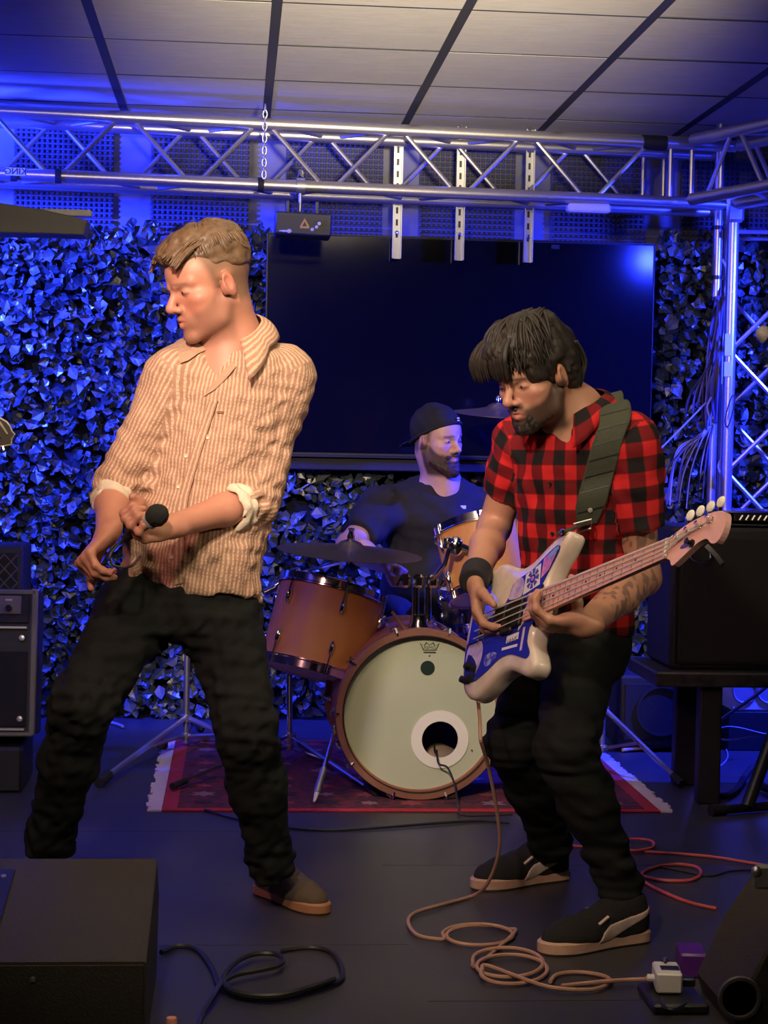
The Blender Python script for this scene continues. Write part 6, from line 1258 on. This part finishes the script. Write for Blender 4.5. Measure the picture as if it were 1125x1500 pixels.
# ================================================================== drummer
SK3 = (.60, .36, .30)
dm_ = thing('person', at(615, 900, 6.75) * V(1, 1, 0), 'bearded drummer in a black cap and tee, seated behind the drums', 'person', 'the band on stage')
f3 = nrm(V(.30, -.95, 0)); s3 = nrm(V(.95, .30, 0)); nb3 = at(645, 700, 6.68); h3 = Head(at(641, 643, 6.60), V(.66, -.74, -.10), V(-.06, -.02, 1), .97)
shR3, elR3, wrR3 = at(560, 745, 6.66), at(512, 800, 6.46), at(562, 826, 6.28); shL3, elL3, wrL3 = at(722, 742, 6.74), at(760, 814, 6.60), at(740, 824, 6.42)
c0, c1 = at(622, 905, 6.78), at(643, 708, 6.70); sec3 = [(0, .185, .155, 0, 0), (.3, .188, .165, 0, 0), (.6, .190, .145, 0, 0), (.85, .188, .125, 0, 0), (1, .135, .09, 0, 0)]
S = SDF(); h3.prims(S, nose=1.0, jaw=1.05); S.rc(h3.w(0, -.03, -.05), nb3, .062, .066, .03); S.rc(h3.w(0, .0, -.085), nb3 + f3 * .05 + V(0, 0, -.03), .045, .05, .03); S.loft(c0, c1, s3, [(t, a - .02, b - .022, c, d) for t, a, b, c, d in sec3], .04)
for sh, el, wr in ((shR3, elR3, wrR3), (shL3, elL3, wrL3)): S.rc(nb3 + V(0, 0, -.085), sh, .05, .054, .04); S.rc(sh, el, .058, .048, .03); S.rc(el, el * .6 + wr * .4, .048, .046, .02); S.rc(el * .6 + wr * .4, wr, .046, .032, .02)
S.ch([nb3 + f3 * .015 + V(0, 0, -.02), nb3 + f3 * .04 + V(0, 0, -.12)], [.066, .066], .04)
fist = [(75, 85, 50)] * 4; hand(S, wrR3, at(592, 838, 6.22) - wrR3, V(.1, -.5, -.8), -1, fist, 1.03, ((.35, .85, .45), (35, 30))); hand(S, wrL3, at(708, 828, 6.34) - wrL3, V(-.1, -.4, -.8), 1, fist, 1.03, ((.35, .85, .45), (35, 30)))
v, f = mesh_sdf(S, .004); col = np.tile(np.array(SK3), (len(v), 1)); h3.paint(v, col, SK3, bcol=(.05, .03, .02), bamt=.9, brow=(.035, .02, .014), fade=((.06, .04, .03), .75), red=(.60, .25, .22)); fast_mesh('body', v, f, M_skin, dm_, col=col); eyes(h3, dm_, M_iris)
M_beard = hairmat('beard_brown', (.030, .017, .010), (.055, .030, .018), .6)
T = SDF(); k = .97
for sx in (-1, 1): T.rc(h3.w(sx * .052, .030, -.082), h3.w(sx * .014, .080, -.115), .018 * k, .022 * k, .012); T.rc(h3.w(sx * .028, .086, -.060), h3.w(0, .098, -.051), .006 * k, .007 * k, .006); T.rc(h3.w(sx * .030, .080, -.06), h3.w(sx * .024, .078, -.10), .008 * k, .016 * k, .008)
T.el(h3.w(0, .086, -.115), np.array((.026, .022, .024)) * k, h3.R, .012); T.el(h3.w(0, .106, -.0675), np.array((.019, .016, .0085)) * k, h3.R, .004, '-'); T.disp = waves(185, 8, .008, .016, .0018); T.amp = .006; v, f = mesh_sdf(T, .0034); fast_mesh('beard', v, f, M_beard, dm_)
M_capm = mat('black_cotton', (.009, .009, .011), .85, bump=(260, .3))
T = SDF(); T.el(h3.w(0, -.014, .050), np.array((.084, .106, .088)) * k, h3.R, .02); T.el(h3.w(0, -.055, .03), np.array((.075, .062, .06)) * k, h3.R, .02); T.plane(h3.w(0, .06, .050), h3.R @ V(0, .52, -1.0), .006); T.disp = waves(191, 5, .04, .09, .0018); T.amp = .005; v, f = mesh_sdf(T, .004); cp = fast_mesh('cap', v, f, M_capm, dm_)
mb = MB(); q = []
for i in range(28):
    a = 2 * math.pi * i / 28; q.append(h3.w(.0855 * math.sin(a), -.012 + .1065 * math.cos(a) * .98, .0155 + .055 * math.cos(a) + .004))
mb.tube(q, .006, 6, True).build('cap_band', M_capm, cp); p = h3.w(.0, .094, .086); [MB().ball(h3.w(.012 + dx, .0915 - dz * .4, .080 + dz), (.0075, .0025, .0035), 10, 6, h3.R).build('cap_logo', M_white, cp) for dx, dz in ((0, 0), (.002, .009))] 
MB().prism([(-.045, 0), (.045, 0), (.05, -.02), (.03, -.06), (-.03, -.06), (-.05, -.02)], h3.w(0, -.115, -.02), h3.x, h3.y * .9 + h3.z * .45, .004).build('cap_brim', M_capm, cp)
S = SDF(); S.loft(c0, c1, s3, sec3, .05, rnd=.03); S.rc(shR3 * .35 + nb3 * .65 + V(0, 0, -.06), shR3, .066, .072, .05); S.rc(shL3 * .35 + nb3 * .65 + V(0, 0, -.06), shL3, .066, .072, .05); eR, eL = shR3 * .25 + elR3 * .75, shL3 * .25 + elL3 * .75
S.cc(shR3, eR, .080, .072, .04); S.cc(shL3, eL, .080, .072, .04); S.rc(shR3, shR3 * .6 + elR3 * .4, .08, .074, .03); S.rc(shL3, shL3 * .6 + elL3 * .4, .08, .074, .03); S.rc(nb3 + V(0, .01, -.045), nb3 + V(0, .01, -.13), .088, .125, .06)
S.rc(nb3 + V(0, 0, .1), nb3 + V(0, -.01, -.005), .066, .070, .015, '-'); wa, wb = waves(201, 8, .05, .12, .003), waves(202, 6, .1, .25, .006, (.5, .5, 1)); S.disp = lambda P: wa(P) + wb(P); S.amp = .014
v, f = mesh_sdf(S, .006); fast_mesh('tee_shirt', v, f, M_tee, dm_); p = ray_on(S, 678, 743, 6.0); MB().box(p, (.026, .004, .013), np.stack([s3, -f3, V(0, 0, 1)], 1), .001).build('chest_logo', M_white, dm_)
S = SDF(); S.loft(at(620, 945, 6.78), at(622, 880, 6.78), s3, [(0, .17, .15, 0, 0), (1, .175, .15, 0, 0)], .05, rnd=.04)
for hp_, kn, an in ((at(585, 915, 6.72), at(572, 905, 6.46), V(bc[0], 6.62, .17)), (at(675, 915, 6.80), at(822, 930, 6.68), V(at(826, 925, 6.66)[0], 6.66, .13))): S.rc(hp_, kn, .098, .076, .05); S.rc(kn, an, .074, .052, .03); S.cc(an, an - V(0, 0, .05), .054, .056, .02)
S.disp = waves(211, 8, .04, .11, .004); S.amp = .01; v, f = mesh_sdf(S, .007); fast_mesh('trousers', v, f, M_jeans, dm_)
for an, tz_ in ((V(bc[0], 6.665, 0), .036), (V(at(826, 925, 6.66)[0], 6.72, 0), RZ)): shoe(dm_, an, an + V(.0, -.3, 0), M_shoe2, M_sole2, .28, None, 1, True, None, tz_)
pz = at(620, 945, 6.78); th = thing('drum_throne', pz * V(1, 1, 0), 'round black drum stool under the drummer', 'stool'); sz_ = pz[2] - .06
MB().lathe([(.15, -.08), (.165, -.07), (.17, -.03), (.16, 0), (.0, .005)], V(pz[0], pz[1], sz_), (0, 0, 1), 28).build('seat', M_tolex, th); MB().tube([V(pz[0], pz[1], .08), V(pz[0], pz[1], sz_ - .07)], .014, 10).build('post', M_chrome, th); tripod(th, pz * V(1, 1, 0), .24, .1, [pz * V(1, 1, 0) + V(.24 * math.cos(t), .24 * math.sin(t), RZ + .01) for t in (.6, 2.7, 4.8)])
a = at(597, 842, 6.2); st1 = MB(); tag(MB().tube([a + V(.01, .10, -.02), a, a + V(-.01, -.12, .012), a + V(-.014, -.19, .018)], [.0075, .007, .006, .003], 8).build('drum_stick', MATS['stick_wood']), 'wooden drumstick gripped in the drummer\'s fist', 'drumstick')
